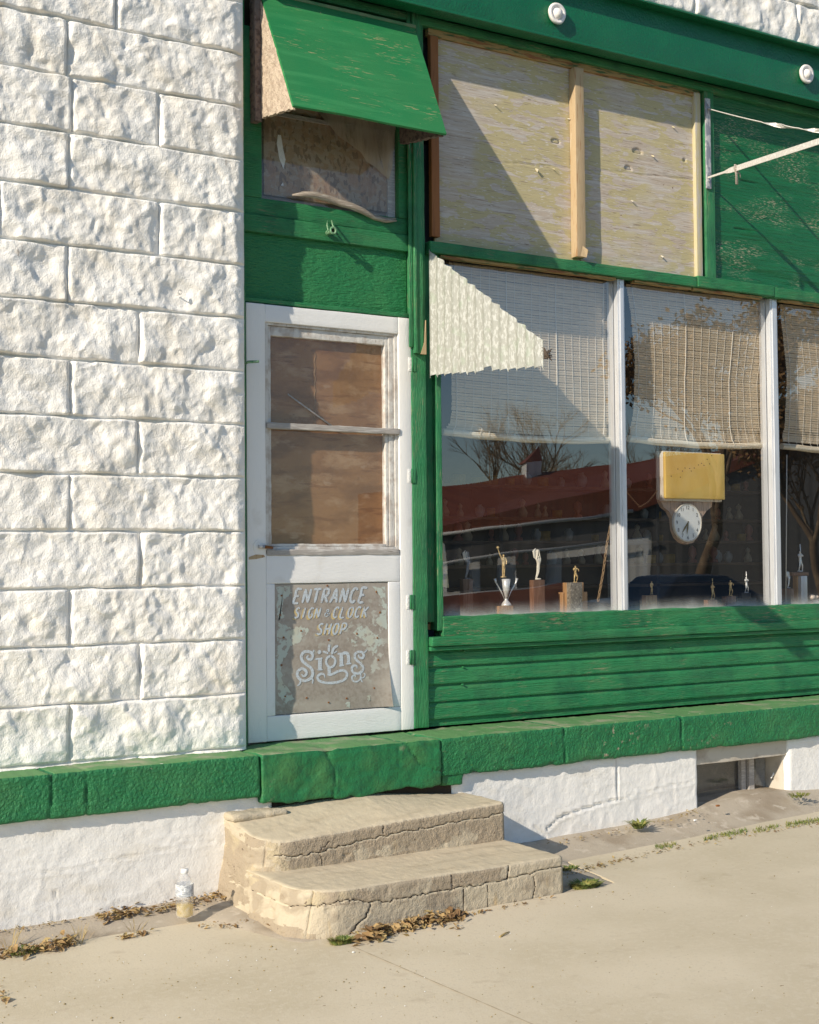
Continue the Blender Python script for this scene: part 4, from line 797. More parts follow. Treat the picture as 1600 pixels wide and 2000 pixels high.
def text(b, s, x0, x1, yt0, yt1, yb0, yb1, w_, y, m=0, dx=0, dy=0, sh=.22, fill=.8):
    n = len(s); cw = (x1 - x0) / n
    for i, ch in enumerate(s):
        if ch == ' ': continue
        for st in STK[ch]:
            pts = []
            for (u, v) in st:
                X_ = x0 + cw * i + cw * fill * u + cw * .08; f = (X_ - x0) / (x1 - x0); yt = yt0 + (yt1 - yt0) * f; yb_ = yb0 + (yb1 - yb0) * f
                pts.append((X_ + sh * (yb_ - yt) * (v - .5) + dx, yb_ + (yt - yb_) * v + dy))
            stroke(b, pts, w_, y, m)
b = B(); text(b, 'ENTRANCE', 573, 719, 1151, 1148, 1178, 1176, 4.8, SY - .0014); text(b, 'SIGN', 575, 628, 1187, 1187, 1207, 1206, 3.3, SY - .0014); text(b, '&', 633, 647, 1190, 1190, 1204, 1204, 1.9, SY - .0014); text(b, 'CLOCK', 650, 721, 1186, 1185, 1206, 1205, 3.3, SY - .0014); text(b, 'SHOP', 619, 679, 1218, 1217, 1239, 1238, 3.5, SY - .0014)
obj('lettering', b, sign_white, sg)
b = B(); 
for a_ in (('SIGN', 575, 628, 1187, 1187, 1207, 1206), ('CLOCK', 650, 721, 1186, 1185, 1206, 1205), ('SHOP', 619, 679, 1218, 1217, 1239, 1238)): text(b, *a_, 3.6, SY - .0006, dx=-3.0, dy=2.4)
obj('letter_shadow_paint', b, sign_yel, sg)
def Z3(l): return [(570 + x / 10, 1245 + y / 10) for x, y in l]
b = B(); q = SY - .0012
stroke(b, Z3([(330, 350), (295, 390), (350, 435), (400, 390), (395, 310), (320, 275), (230, 290), (185, 370), (210, 460), (290, 530), (370, 590), (410, 680), (385, 780), (290, 840), (190, 835), (115, 760), (115, 670), (190, 610), (265, 640), (285, 710), (235, 760), (190, 715)]), 5.6, q, taper=(.4, .4), n=4)
stroke(b, Z3([(395, 300), (425, 275), (432, 240)]), 2.4, q, taper=(1, .2)); stroke(b, Z3([(170, 830), (165, 890), (110, 945)]), 3.4, q, taper=(1, .2)); stroke(b, Z3([(370, 790), (412, 830), (400, 905)]), 3, q, taper=(1, .2))
c_ = [(540 + 38 * math.cos(t_), 285 + 40 * math.sin(t_)) for t_ in np.linspace(0, 6.28, 12, endpoint=False)]; b.add([P(570 + x / 10, 1245 + y / 10, q - .0005) for x, y in c_], [tuple(range(12))])
stroke(b, Z3([(550, 410), (550, 630)]), 7.4, q, taper=(1, 1)); stroke(b, Z3([(460, 425), (600, 405)]), 3.4, q, taper=(.5, 1)); stroke(b, Z3([(490, 632), (605, 628)]), 3, q)
stroke(b, Z3([(760, 360), (690, 400), (670, 480), (700, 550), (760, 580), (820, 550), (850, 470), (830, 400), (760, 358)]), 4.6, q, taper=(1, 1), n=4)
stroke(b, Z3([(740, 130), (725, 200), (728, 290)]), 4.6, q, taper=(.8, .1)); stroke(b, Z3([(900, 155), (820, 215), (780, 330)]), 5, q, taper=(.7, .5)); stroke(b, Z3([(605, 275), (660, 290), (715, 315)]), 4.4, q, taper=(.6, .1)); stroke(b, Z3([(885, 265), (850, 290), (820, 310)]), 2.2, q)
stroke(b, Z3([(732, 570), (728, 740)]), 6.6, q, taper=(1, 1)); stroke(b, Z3([(715, 735), (800, 715), (890, 665), (1000, 645), (1075, 690), (1060, 790), (960, 855), (800, 888), (640, 882), (530, 840), (505, 770), (560, 715), (630, 725), (650, 800)]), 5.0, q, taper=(.8, .2), n=4)
stroke(b, Z3([(965, 310), (970, 550)]), 7.4, q, taper=(1, 1)); stroke(b, Z3([(890, 325), (1000, 305)]), 3.2, q); stroke(b, Z3([(920, 560), (1025, 540)]), 3, q); stroke(b, Z3([(985, 320), (1060, 300), (1105, 360), (1108, 520)]), 6.2, q, taper=(.6, 1), n=4); stroke(b, Z3([(1055, 520), (1165, 505)]), 3, q)
stroke(b, Z3([(1300, 335), (1320, 380), (1375, 405), (1405, 350), (1370, 290), (1290, 285), (1230, 340), (1245, 420), (1320, 490), (1385, 560), (1385, 640), (1310, 700), (1215, 690), (1172, 620), (1200, 555), (1265, 555), (1275, 605)]), 4.8, q, taper=(.4, .3), n=4)
stroke(b, Z3([(1395, 300), (1440, 275), (1470, 240)]), 2.6, q, taper=(1, .2)); stroke(b, Z3([(1335, 690), (1345, 790), (1280, 860), (1195, 845), (1175, 770), (1225, 735), (1250, 770)]), 3.4, q, taper=(1, .4), n=4); stroke(b, Z3([(1340, 790), (1400, 785), (1432, 725), (1395, 690)]), 2.4, q, n=4); stroke(b, Z3([(1340, 800), (1380, 875)]), 2.6, q)
obj('script_lettering', b, sign_white, sg)

# bamboo blinds
BY = .122; roll_m = M('pale_rolled_bamboo', (.80, .72, .56), .6, [((.55, .44, .30), (1, 30, 60), 3, .5, .62, 3)])
def blind(label, le, re, ztop_, zbot_, cords, name='bamboo_blind', seed=0):
    """le / re: lists of (z fraction, X) for left and right edges"""
    root = thing(name, (le[0][1], BY, ztop_), label, 'window blind', 'bamboo blinds in the shop window')
    b = B(); pitch = .0135; n = int((ztop_ - zbot_) / pitch); r_ = random.Random(seed)
    for k in range(n):
        f = k / n; z = ztop_ - k * pitch; xl_ = np.interp(f, *zip(*le)) + r_.uniform(-.002, .002); xr_ = np.interp(f, *zip(*re)) + r_.uniform(-.002, .002)
        m_ = 14; xs_ = np.linspace(xl_, xr_, m_); up = .9 + (.06 * (1 if f > .93 else 0)); 
        yb_ = BY + .006 * math.sin(f * 5 + seed) + (.012 * math.sin((f - .9) * 31) if f > .9 else 0)
        sag = [(.010 * (1 - ((x - xl_) / (xr_ - xl_) * 2 - 1) ** 2)) * f + .0012 * float(vn(x * 6, k * 1.7, seed)) for x in xs_]
        tilt = r_.uniform(-.0012, .0012)
        Gq = np.array([[(x, yb_ + tilt, z - s_), (x, yb_ - .0022, z - s_ - pitch * .45), (x, yb_ + .001, z - s_ - pitch * up)] for x, s_ in zip(xs_, sag)])
        b.grid(Gq)
    obj('slats', b, slat_m, root)
    b = B(); xs_ = np.linspace(le[-1][1] - .02, re[-1][1] + .0, 12)
    pts = [(x, BY - .002, zbot_ - .016 - .016 * (1 - ((i / 11) * 2 - 1) ** 2) + .002 * math.sin(i * 2.1)) for i, x in enumerate(xs_)]
    b.tube(pts, .019, 12); obj('rolled_bottom', b, roll_m, root)
    b = B()
    for q in range(cords):
        f0 = (q + .5) / cords; pts = []
        for k in range(24):
            f = k / 23; xl_ = np.interp(f, *zip(*le)); xr_ = np.interp(f, *zip(*re)); z = ztop_ - (ztop_ - zbot_ + .02) * f
            x = xl_ + (xr_ - xl_) * f0; s_ = .010 * (1 - (f0 * 2 - 1) ** 2) * f
            if f > .94: x += .006 * math.sin(q * 2.3)
            pts.append((x + .0015 * math.sin(q * 5 + f * 9), BY - .0045 + .006 * math.sin(f * 5 + seed) - (.02 if f > .97 else 0), z - s_))
        b.tube(pts, .0011 if q % 6 else .0028, 4)
    obj('cords', b, cord_m, root); return root
bzt = zb + .0; 
def bx_(px): return P(px, 700, BY)[0]
z1b = P(1040, 868, BY)[2]; z2b = P(1360, 870, BY)[2]
blind('wide bamboo blind in the left pane, mostly in shadow', [(0, bx_(880)), (.5, bx_(881)), (.95, bx_(880)), (1, bx_(868))], [(0, bx_(1204)), (.5, bx_(1199)), (1, bx_(1199))], bzt, P(1040, 846, BY)[2], 20, seed=1)
blind('warped bamboo blind in the middle pane above the clock', [(0, bx_(1224)), (.2, bx_(1232)), (.5, bx_(1240)), (.75, bx_(1239)), (1, bx_(1230))], [(0, bx_(1503)), (.15, bx_(1500)), (.55, bx_(1484)), (.85, bx_(1487)), (1, bx_(1493))], bzt, P(1360, 858, BY)[2], 17, seed=4)
blind('bamboo blind in the right pane cut off by the photo edge', [(0, bx_(1526)), (.5, bx_(1535)), (1, bx_(1528))], [(0, 4.6), (1, 4.6)], bzt, P(1560, 868, BY)[2], 22, seed=8)
# clock sign
ck = thing('clock_sign', P(1350, 930, .1), 'yellow advertising box with a white clock dial hanging under the middle blind', 'clock')
CY = .10; a = P(1299, 882, CY); c = P(1417, 976, CY)
b = B(); b.rbox(a[0], c[0], CY, CY + .02, c[2], a[2], r=.006, seg=.05); 
for (sx_, sy_) in ((1338, 914), (1347, 915), (1356, 914), (1350, 920), (1329, 932), (1311, 930), (1364, 908), (1370, 905), (1375, 909), (1381, 897), (1390, 890), (1386, 906), (1324, 916), (1333, 920)):
    q = P(sx_, sy_, CY); b.disc((q[0], CY - .0012, q[2]), .0032, n=7, th=.001, m=1)
obj('yellow_face', b, [yellow_p, dark_leaf0], ck)
b = B(); b.rbox(a[0] + .001, c[0] - .006, CY + .0205, CY + .055, c[2] - .012, a[2] + .006, r=.004, seg=.05); b.rbox(a[0] + .001, c[0] - .006, CY + .0555, CY + .085, c[2] - .006, a[2] + .01, r=.01, seg=.05); obj('case', b, cream_p, ck)
b = B(); YB_ = CY + .045
out = [(1290, 976), (1296, 990), (1306, 998), (1314, 1012), (1316, 1035), (1322, 1050), (1332, 1060), (1342, 1063), (1354, 1060), (1364, 1048), (1370, 1030), (1372, 1010), (1380, 998), (1390, 990), (1392, 976)]
b.prism([P(x, y, YB_) for x, y in out], (0, .03, 0)); obj('backboard', b, clock_wood, ck)
cc = P(1341, 1021, YB_ - .01); rC = (P(1341, 984, YB_)[2] - P(1341, 1059, YB_)[2]) / 2
b = B(); b.disc((cc[0], YB_ - .020, cc[2]), rC * .93, n=48, th=.02, m=0); b.tube([np.array([cc[0] + rC * .96 * math.cos(t_), YB_ - .018, cc[2] + rC * .96 * math.sin(t_)]) for t_ in np.linspace(0, 2 * math.pi, 49)], .005, 8, 1, cap=False); obj('dial', b, [clock_white, cream_p], ck)
def txt(s, size, loc, parent, m, name='numeral'):
    cu = bpy.data.curves.new(name, 'FONT'); cu.body = s; cu.size = size; cu.align_x = 'CENTER'; cu.align_y = 'CENTER'; o = bpy.data.objects.new(name, cu)
    o.rotation_euler = (math.pi / 2, 0, 0); o.location = [float(v) for v in (np.array(loc) - OFF[parent.name])]; cu.materials.append(m); me = bpy.data.meshes.new_from_object(o); me.name = name; q_ = bpy.data.objects.new(name, me); q_.rotation_euler = o.rotation_euler; q_.location = o.location; COL.objects.link(q_); q_.parent = parent; bpy.data.objects.remove(o); return q_
for h in range(1, 13):
    t_ = math.pi / 2 - h * math.pi / 6; txt(str(h), .030, (cc[0] + rC * .76 * math.cos(t_), YB_ - .0212, cc[2] + rC * .78 * math.sin(t_)), ck, ink)
for (ang, ln, nm) in ((-98, .62, 'minute_hand'), (-128, .72, 'hour_hand')):
    t_ = math.radians(ang); d_ = np.array([math.cos(t_), 0, math.sin(t_)]); n_ = np.array([-d_[2], 0, d_[0]]); o_ = np.array([cc[0], YB_ - (.0235 if ang == -98 else .0222), cc[2]]); b = B()
    b.prism([o_ - d_ * .01 + n_ * .003, o_ - d_ * .01 - n_ * .003, o_ + d_ * rC * ln * .5 - n_ * .006, o_ + d_ * rC * ln, o_ + d_ * rC * ln * .5 + n_ * .006], (0, .0008, 0)); obj(nm, b, brass, ck)

# figurines -------------------------------------------------------------
def figure(name, parent, base, h, pose, m):
    """small statuette: one skinned body"""
    J = {'pel': (0, 0, .50), 'chest': (0, 0, .70), 'neck': (0, 0, .82), 'head': (0, -.01, .92), 'lk': (.05, -.03, .27), 'lf': (.06, .02, .02), 'rk': (-.05, -.03, .27), 'rf': (-.06, .02, .02), 'ls': (.10, 0, .78), 'rs': (-.10, 0, .78)}
    if pose == 'reach': J.update(le=(.12, -.05, .62), lh=(.07, -.08, .50), re=(-.20, -.02, .92), rh=(-.30, -.02, 1.16), lk=(.02, -.03, .27), lf=(.02, .0, .0), rk=(-.04, 0, .27), rf=(-.03, .03, .0))
    elif pose == 'bat': J.update(le=(.08, -.12, .68), lh=(-.06, -.13, .72), re=(-.17, -.06, .66), rh=(-.09, -.13, .75), lk=(.11, -.04, .26), lf=(.15, 0, .0), rk=(-.08, -.06, .27), rf=(-.10, 0, .0))
    elif pose == 'throw': J.update(le=(.20, -.06, .68), lh=(.13, -.14, .60), re=(-.16, -.04, .66), rh=(-.06, -.12, .84), lk=(.08, -.10, .28), lf=(.10, .02, .0), rk=(-.06, 0, .26), rf=(-.08, 0, 0))
    elif pose == 'wings': J.update(chest=(.02, 0, .70), le=(.06, .0, .96), lh=(.02, 0, 1.16), re=(-.04, 0, .96), rh=(-.02, 0, 1.16), lk=(-.02, -.03, .26), lf=(-.10, .02, 0), rk=(-.06, 0, .26), rf=(-.12, .02, .0))
    else: J.update(le=(.14, -.02, .60), lh=(.05, -.09, .66), re=(-.14, -.02, .60), rh=(-.10, -.05, .46))
    R_ = dict(pel=.062, chest=.082, neck=.034, head=.058, lk=.036, lf=.024, rk=.036, rf=.024, ls=.04, rs=.04, le=.027, re=.027, lh=.022, rh=.022)
    keys = list(J); E_ = [('pel', 'chest'), ('chest', 'neck'), ('neck', 'head'), ('pel', 'lk'), ('lk', 'lf'), ('pel', 'rk'), ('rk', 'rf'), ('chest', 'ls'), ('ls', 'le'), ('le', 'lh'), ('chest', 'rs'), ('rs', 're'), ('re', 'rh')]
    me = bpy.data.meshes.new(name); rel = np.array(base) - OFF[parent.name]
    me.from_pydata([(rel + np.array(J[k]) * h).tolist() for k in keys], [(keys.index(a), keys.index(c)) for a, c in E_], []); me.materials.append(m)
    o = bpy.data.objects.new(name, me); COL.objects.link(o); o.parent = parent; OFF[o.name] = OFF[parent.name]
    o.modifiers.new('skin', 'SKIN'); ly = me.skin_vertices[0].data
    for i, k in enumerate(keys): ly[i].radius = (R_[k] * h, R_[k] * h)
    ly[0].use_root = True; sb = o.modifiers.new('sub', 'SUBSURF'); sb.levels = 2; sb.render_levels = 2
    return o, {k: np.array(base) + np.array(v) * h for k, v in J.items()}
def trophy(label, px, ybase, ytop, ymid, pose, fm, bm, blocks, Y=.20, h=None, extra=None):
    """blocks: list of (x0px,x1px,topY px,bottom px,material)"""
    f = P(px, ymid, Y); root = thing('trophy', (f[0], Y, DB), label, 'trophy', 'sports trophies on the window board')
    for (xa_, xb_, ya_, yb_, mm, dy) in blocks:
        a = P(xa_, ya_, Y - .03 + dy); c = P(xb_, yb_, Y - .03 + dy); b = B(); z0_ = max(c[2], DB) if yb_ > 1160 else c[2]
        if yb_ > 1176: z0_ = DB
        b.rbox(a[0], c[0], Y - .03 + dy, Y + .006 + abs(dy), z0_, a[2], r=.002, seg=.05); obj('base_block', b, mm, root)
    top_ = P(px, ytop, Y)[2]; hh_ = (top_ - f[2]) / (1.16 if pose in ('reach', 'wings') else .98)
    fig, J = figure('figure', root, (f[0], Y, f[2] + .01 * hh_), hh_, pose, fm)
    b = B(); b.lathe((f[0] - (.02 * hh_), Y, f[2] - .002), [(0, 0), (.13 * hh_, 0), (.13 * hh_, .025 * hh_), (.09 * hh_, .05 * hh_), (0, .05 * hh_)], 14); obj('stand', b, fm, root)
    if pose == 'bat':
        b = B(); q = (J['lh'] + J['rh']) / 2; b.tube([q + np.array([0, 0, -.03 * hh_]), q + np.array([-.02, 0, .12]) * hh_, q + np.array([-.05, 0, .50]) * hh_], [.012 * hh_, .016 * hh_, .034 * hh_], 8); obj('bat', b, fm, root)
    if pose == 'reach':
        b = B(); q = J['rh']; b.lathe((q[0] - .01 * hh_, q[1], q[2]), [(0, -.02 * hh_), (.05 * hh_, .0), (.075 * hh_, .05 * hh_), (.05 * hh_, .10 * hh_), (0, .11 * hh_)], 10); obj('held_ball', b, fm, root)
    if pose == 'wings':
        b = B(); q = J['neck']
        for (ex, k) in ((-.14, 1), (-.03, .9)):
            pts = [q + np.array([.0, .02, -.12]) * hh_, q + np.array([ex * 1.1, .03, .06]) * hh_, q + np.array([ex * 1.35, .03, .28]) * hh_, q + np.array([ex * .7, .03, .40 * k]) * hh_]
            b.tube(pts, [.02 * hh_, .065 * hh_, .07 * hh_, .012 * hh_], 8, flat=.3)
        obj('wings', b, pale_plastic if fm is not silver else silver, root)
    return root, J
T = trophy
r_, J_ = T('gold figure raising one arm above a two handled silver cup', 984, 1195, 1072, 1127, 'reach', gold, tan_wood, [(975, 1003, 1184, 1196, tan_wood, 0)], Y=.18)
c = P(989, 1183, .18); b = B(); hc = P(989, 1130, .18)[2] - c[2]
b.lathe((c[0], .18, c[2]), [(0, 0), (.030, 0), (.026, .01), (.009, .03), (.006, .16 * hc + .02), (.009, .30 * hc), (.018, .62 * hc), (.024, .98 * hc), (.018, .99 * hc), (.01, .99 * hc)], 18); obj('cup', b, silver, r_)
b = B()
for s_ in (-1, 1): b.tube([(c[0] + s_ * .008, .18, c[2] + .2 * hc), (c[0] + s_ * .03, .18, c[2] + .5 * hc), (c[0] + s_ * .066, .18, c[2] + .86 * hc), (c[0] + s_ * .072, .18, c[2] + 1.0 * hc)], [.002, .003, .004, .008], 7)
obj('cup_handles', b, silver, r_)
T('pale winged victory figure on a dark brown wooden block', 1052, 1195, 1074, 1131, 'wings', pale_plastic, brown_wood, [(1042, 1065, 1133, 1200, brown_wood, 0)], Y=.18)
T('small dark gold figure on a wide stepped marble and wood base', 1124, 1195, 1103, 1137, 'throw', gold, marble, [(1114, 1138, 1138, 1200, marble, -.01), (1107, 1141, 1138, 1200, tan_wood, .02), (1099, 1148, 1157, 1200, tan_wood, .035)], Y=.17)
T('small gold figure on a short tan wooden block beside the left mullion', 1273, 1190, 1134, 1160, 'stand', gold, tan_wood, [(1262, 1284, 1163, 1195, tan_wood, 0)], Y=.16)
T('dark gold batter with bat raised on a dark base, left of the pair', 1392, 1187, 1138, 1170, 'bat', gold, brown_wood, [(1383, 1402, 1172, 1192, brown_wood, 0)], Y=.20)
T('dark gold figure with hand on hip, right of the pair', 1427, 1187, 1132, 1163, 'throw', gold, brown_wood, [(1418, 1438, 1165, 1192, brown_wood, 0)], Y=.20)
T('silver batter figure on a low black base in the middle pane', 1458, 1187, 1125, 1157, 'bat', silver, ink, [(1449, 1467, 1158, 1168, ink, 0), (1440, 1478, 1168, 1190, ink, .01)], Y=.24)
T('small silver winged figure on a short wooden base in the right pane', 1541, 1181, 1117, 1148, 'wings', silver, brown_wood, [(1534, 1552, 1150, 1190, brown_wood, 0)], Y=.18)
T('large silver batter on a split wood column in the right pane', 1563, 1181, 1074, 1116, 'bat', silver, tan_wood, [(1549, 1580, 1118, 1124, brown_wood, -.005), (1565, 1578, 1125, 1190, alum, -.012), (1557, 1578, 1125, 1190, tan_wood, .012)], Y=.20)
T('faint clear winged figure standing far left in the left pane', 914, 1190, 1078, 1130, 'wings', M('milky_translucent_plastic', (.55, .58, .62), .4, alpha=.45), brown_wood, [(905, 925, 1131, 1195, brown_wood, 0)], Y=.42)
# pale stones on the right
st = thing('shell_pile', P(1590, 1170, .17), 'pile of small cream coloured shells at the right edge of the window', 'shells'); b = B()
for k in range(14):
    c = P(1584 + random.uniform(0, 26), 1182 - random.uniform(0, 20), .16 + random.uniform(0, .05)); rr = random.uniform(.012, .020)
    b.lathe((c[0], c[1], max(c[2], DB + .0) - .006), [(0, -rr * .8), (rr * .8, -rr * .4), (rr, 0), (rr * .7, rr * .5), (0, rr * .8)], 9)
obj('shells', b, M('cream_shell', (.75, .62, .50), .6, [((.6, .4, .3), U, 50, .6, .7)]), st)
# chain, cord, wire, paper
def chain(pts, link=.028, r=.0028):
    b = B(); pts = [np.array(p) for p in pts]; L_ = [0]
    for a, c in zip(pts[:-1], pts[1:]): L_.append(L_[-1] + np.linalg.norm(c - a))
    n = int(L_[-1] / (link * .72))
    for k in range(n):
        s_ = (k + .5) * link * .72; p = np.array([np.interp(s_, L_, [q[i] for q in pts]) for i in range(3)]); p2 = np.array([np.interp(s_ + .01, L_, [q[i] for q in pts]) for i in range(3)]); d_ = p2 - p; d_ /= np.linalg.norm(d_) + 1e-9
        s2 = np.cross(d_, (0, 1, 0)) if k % 2 else np.cross(d_, (1, 0, 0)); s2 /= np.linalg.norm(s2) + 1e-9
        b.tube([p + d_ * link * .5 * math.cos(t_) + s2 * link * .22 * math.sin(t_) for t_ in np.linspace(0, 2 * math.pi, 11)], r, 5, cap=False)
    return b
c0 = P(1196, 900, .13); b = chain([P(1194, 1020, .13), P(1186, 1060, .13), P(1178, 1120, .14), P(1167, 1180, .15)]); b.tube([c0, P(1194, 1020, .13)], .0012, 4); tag(obj('hanging_chain', b, chain_m, off=c0), 'rusty link chain hanging beside the left mullion', 'chain')
b = chain([P(1222, 958, .12), P(1236, 975, .12), P(1250, 990, .12), P(1266, 980, .12), P(1284, 958, .12)], .018, .0012); tag(obj('light_chain', b, chain_m, off=P(1250, 980, .12)), 'thin brass chain looping left of the clock', 'chain')
b = B(); b.tube([P(1537, 888, .14), P(1535, 1184, .14)], .003, 6); tag(obj('pull_cord', b, cord_m, off=P(1535, 900, .14)), 'straight pale pull cord hanging right of the second mullion', 'cord')
b = B(); b.prism([P(864, 1058, .10), P(869, 1064, .10), P(877, 1148, .105), P(864, 1146, .10)], (0, .002, 0)); tag(obj('paper_card', b, cream_wood, off=P(868, 1100, .1)), 'cream card leaning at the left edge of the window', 'card')
# shelves + figurines on them
shx = thing('shelf_unit', (2, 2.5, -1), 'dark shelves of knick-knacks deep inside the shop', 'shelf'); SYD = 2.35
rows = []
for py in (955, 1013, 1056, 1100, 1140):
    z = P(1300, py, SYD)[2]; rows.append(z); b = B(); b.box(1.2, 5.5, SYD, SYD + .35, z - .02, z); obj('board', b, shelf_m, shx)
b = B(); b.box(1.2, 5.5, SYD + .351, SYD + .37, -1.05, 1.6)
for x in (1.2, 2.7, 4.2, 5.48): b.box(x, x + .03, SYD, SYD + .35, -1.05, 1.5)
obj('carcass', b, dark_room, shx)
pr = []
def knick(profile, mm, nm, lab):
    r = thing(nm, (0, 0, 0), lab, 'ornament', 'knick-knacks on the dark shelves'); b = B(); b.lathe((0, 0, 0), profile, 12); obj('body', b, mm, r); return r
cols = [M('ornament_cream', (0.33, 0.286, 0.22), .5), M('ornament_blue_white', (0.248, 0.275, 0.303), .4), M('ornament_ochre', (0.275, 0.182, 0.044), .5), M('ornament_pink', (0.275, 0.11, 0.094), .5)]
shapes = [([(0, 0), (.03, 0), (.035, .03), (.02, .06), (.012, .075), (.02, .09), (.022, .105), (.0, .125)], 'small_statuette', 'little cream statuette on a dark shelf inside'), ([(0, 0), (.025, 0), (.04, .04), (.038, .07), (.018, .09), (.02, .10), (0, .10)], 'small_vase', 'little blue white vase on a dark shelf inside'),
          ([(0, 0), (.04, 0), (.042, .06), (.036, .062), (.034, .01), (0, .01)], 'small_mug', 'little ochre mug on a dark shelf inside'), ([(0, 0), (.035, 0), (.03, .02), (.012, .03), (.03, .06), (.026, .10), (0, .12)], 'small_figurine', 'little pink figurine on a dark shelf inside')]
protos = [knick(s_[0], cols[i], s_[1], s_[2]) for i, s_ in enumerate(shapes)]; used = set(); k = 0
for z in rows[:4]:
    x = 1.35
    while x < 5.3:
        x += random.uniform(.07, .26)
        if x > 5.3: break
        i = random.randrange(4); p = protos[i]
        if i in used:
            o = p.copy(); COL.objects.link(o)
            for ch in list(p.children): cc_ = ch.copy(); COL.objects.link(cc_); cc_.parent = o
        else: o = p; used.add(i)
        s_ = random.uniform(.7, 1.15); o.scale = (s_, s_, s_); o.location = (x, SYD + random.uniform(.04, .1), z + .001); o.rotation_euler[2] = random.uniform(0, 6)

# ---- steps
stp = thing('concrete_steps', (0, -.6, -1.55), 'two worn cream concrete steps below the green threshold', 'steps')
sidecr = [(jag([(-.50, -1.33), (-.54, -1.45), (-.62, -1.6)], 7, .006, 51), .008, .004), (jag([(-.72, -1.44), (-.80, -1.50), (-.82, -1.62)], 7, .006, 52), .008, .0035), (jag([(-.34, -1.40), (-.40, -1.47), (-.37, -1.6)], 7, .006, 53), .008, .0035), (jag([(-.95, -1.45), (-.88, -1.52), (-.93, -1.6)], 6, .005, 54), .006, .003)]
def stepmesh(x0, x1, y0, y1, z0, z1, RL, cracks, flare=0, tilt=0):
    R2 = .03
    def shp(V):
        V = V.copy()
        for (cx, sx, Rr) in ((x0 + RL, -1, RL), (x1 - R2, 1, R2)):
            dx = (V[:, 0] - cx) * sx; dy = (y0 + Rr) - V[:, 1]; mk = (dx > 0) & (dy > 0); m_ = np.maximum(dx, dy); L_ = np.hypot(dx, dy) + 1e-9; k_ = m_ / L_
            V[:, 0] = np.where(mk, cx + sx * dx * k_, V[:, 0]); V[:, 1] = np.where(mk, (y0 + Rr) - dy * k_, V[:, 1])
        t_ = np.clip((z1 - V[:, 2]) / (z1 - z0), 0, 1); lf = np.clip((x0 + .5 - V[:, 0]) / .5, 0, 1)
        V[:, 2] += (.075 if tilt else 0) * np.clip((V[:, 1] - y0) / .33, 0, 1) * np.clip((.5 - V[:, 0]) / .5, 0, 1) * (V[:, 2] > z1 - .05); V[:, 2] += tilt * (V[:, 0] - x1) * np.clip((V[:, 2] - z0) / (z1 - z0), 0, 1); V[:, 0] -= flare * t_ * lf; V[:, 1] -= flare * .35 * t_ * np.clip((y1 - V[:, 1]) / (y1 - y0), 0, 1) * lf
        return V
    def dsp(V, N):
        h = .0022 * fbm(V[:, 0] * 7, V[:, 1] * 7, V[:, 2] * 7, 3) + .0012 * fbm(V[:, 0] * 45, V[:, 1] * 45, V[:, 2] * 45, 2)
        h = h - .006 * np.clip(fbm(V[:, 0] * 22, V[:, 1] * 22, V[:, 2] * 22, 3) - .55, 0, 1) * (N[:, 2] < .9)
        fr = (N[:, 2] < .7)
        for c_, dp, wd in cracks: h = h - dp * .55 * np.exp(-(segdist(V[:, 0], V[:, 2], c_) / (wd * .75)) ** 2) * fr
        sl = (N[:, 0] < -.4) & fr
        for c_, dp, wd in sidecr: h = h - dp * np.exp(-(segdist(V[:, 1], V[:, 2], c_) / wd) ** 2) * sl
        h = h + (.008 * fbm(V[:, 1] * 11, V[:, 2] * 11, 2, 3) - .010 * np.clip(fbm(V[:, 1] * 20, V[:, 2] * 16, 5, 3) - .45, 0, 1)) * sl
        return h
    b = B(); b.rbox(x0, x1, y0, y1, z0, z1, r=.017, segs=(.0048, .012, .0042), disp=dsp, shape=shp); return b
def setmat(o, fn):
    me = o.data; n = len(me.polygons); c = np.zeros(n * 3); me.polygons.foreach_get('center', c); c = c.reshape(-1, 3) + OFF[o.name]; nn = np.zeros(n * 3); me.polygons.foreach_get('normal', nn); nn = nn.reshape(-1, 3)
    me.polygons.foreach_set('material_index', fn(c, nn).astype(np.int32))
ux1, lx1 = .575, .575
uc = [(jag([(-.60, -1.325), (-.45, -1.335), (-.3, -1.318), (-.02, -1.296), (.2, -1.285), (.575, -1.268)], 14, .007, 21), .012, .004), (jag([(-.08, -1.22), (-.085, -1.285)], 5, .003, 5), .01, .003), (jag([(-.35, -1.29), (-.4, -1.33), (-.38, -1.40)], 5, .006, 6), .005, .003)]
b = stepmesh(-.670, ux1, -.605, -.2, -1.60, -1.216, .15, uc, flare=.055, tilt=.047); us = obj('upper_step', b, [step_paint, step_worn, crevice, step_top], stp)
lc = [(jag([(-.70, -1.455), (-.52, -1.43), (-.35, -1.462), (-.1, -1.455), (.2, -1.452), (.575, -1.43)], 14, .006, 31), .012, .004), (jag([(-.02, -1.39), (-.015, -1.455)], 5, .003, 15), .010, .003), (jag([(.275, -1.39), (.265, -1.452)], 5, .004, 16), .014, .004),
      (jag([(-.40, -1.452), (-.43, -1.51), (-.52, -1.57), (-.55, -1.6)], 7, .005, 17), .012, .004), (jag([(.04, -1.46), (.045, -1.6)], 5, .003, 18), .006, .004), (jag([(.40, -1.455), (.41, -1.50), (.395, -1.56)], 5, .004, 19), .006, .003), (jag([(.16, -1.46), (.165, -1.6)], 5, .003, 20), .004, .004)]
b = stepmesh(-.685, lx1, -1.03, -.42, -1.66, -1.388, .19, lc, flare=.07); ls = obj('lower_step', b, [step_paint, step_worn, crevice, step_top], stp)
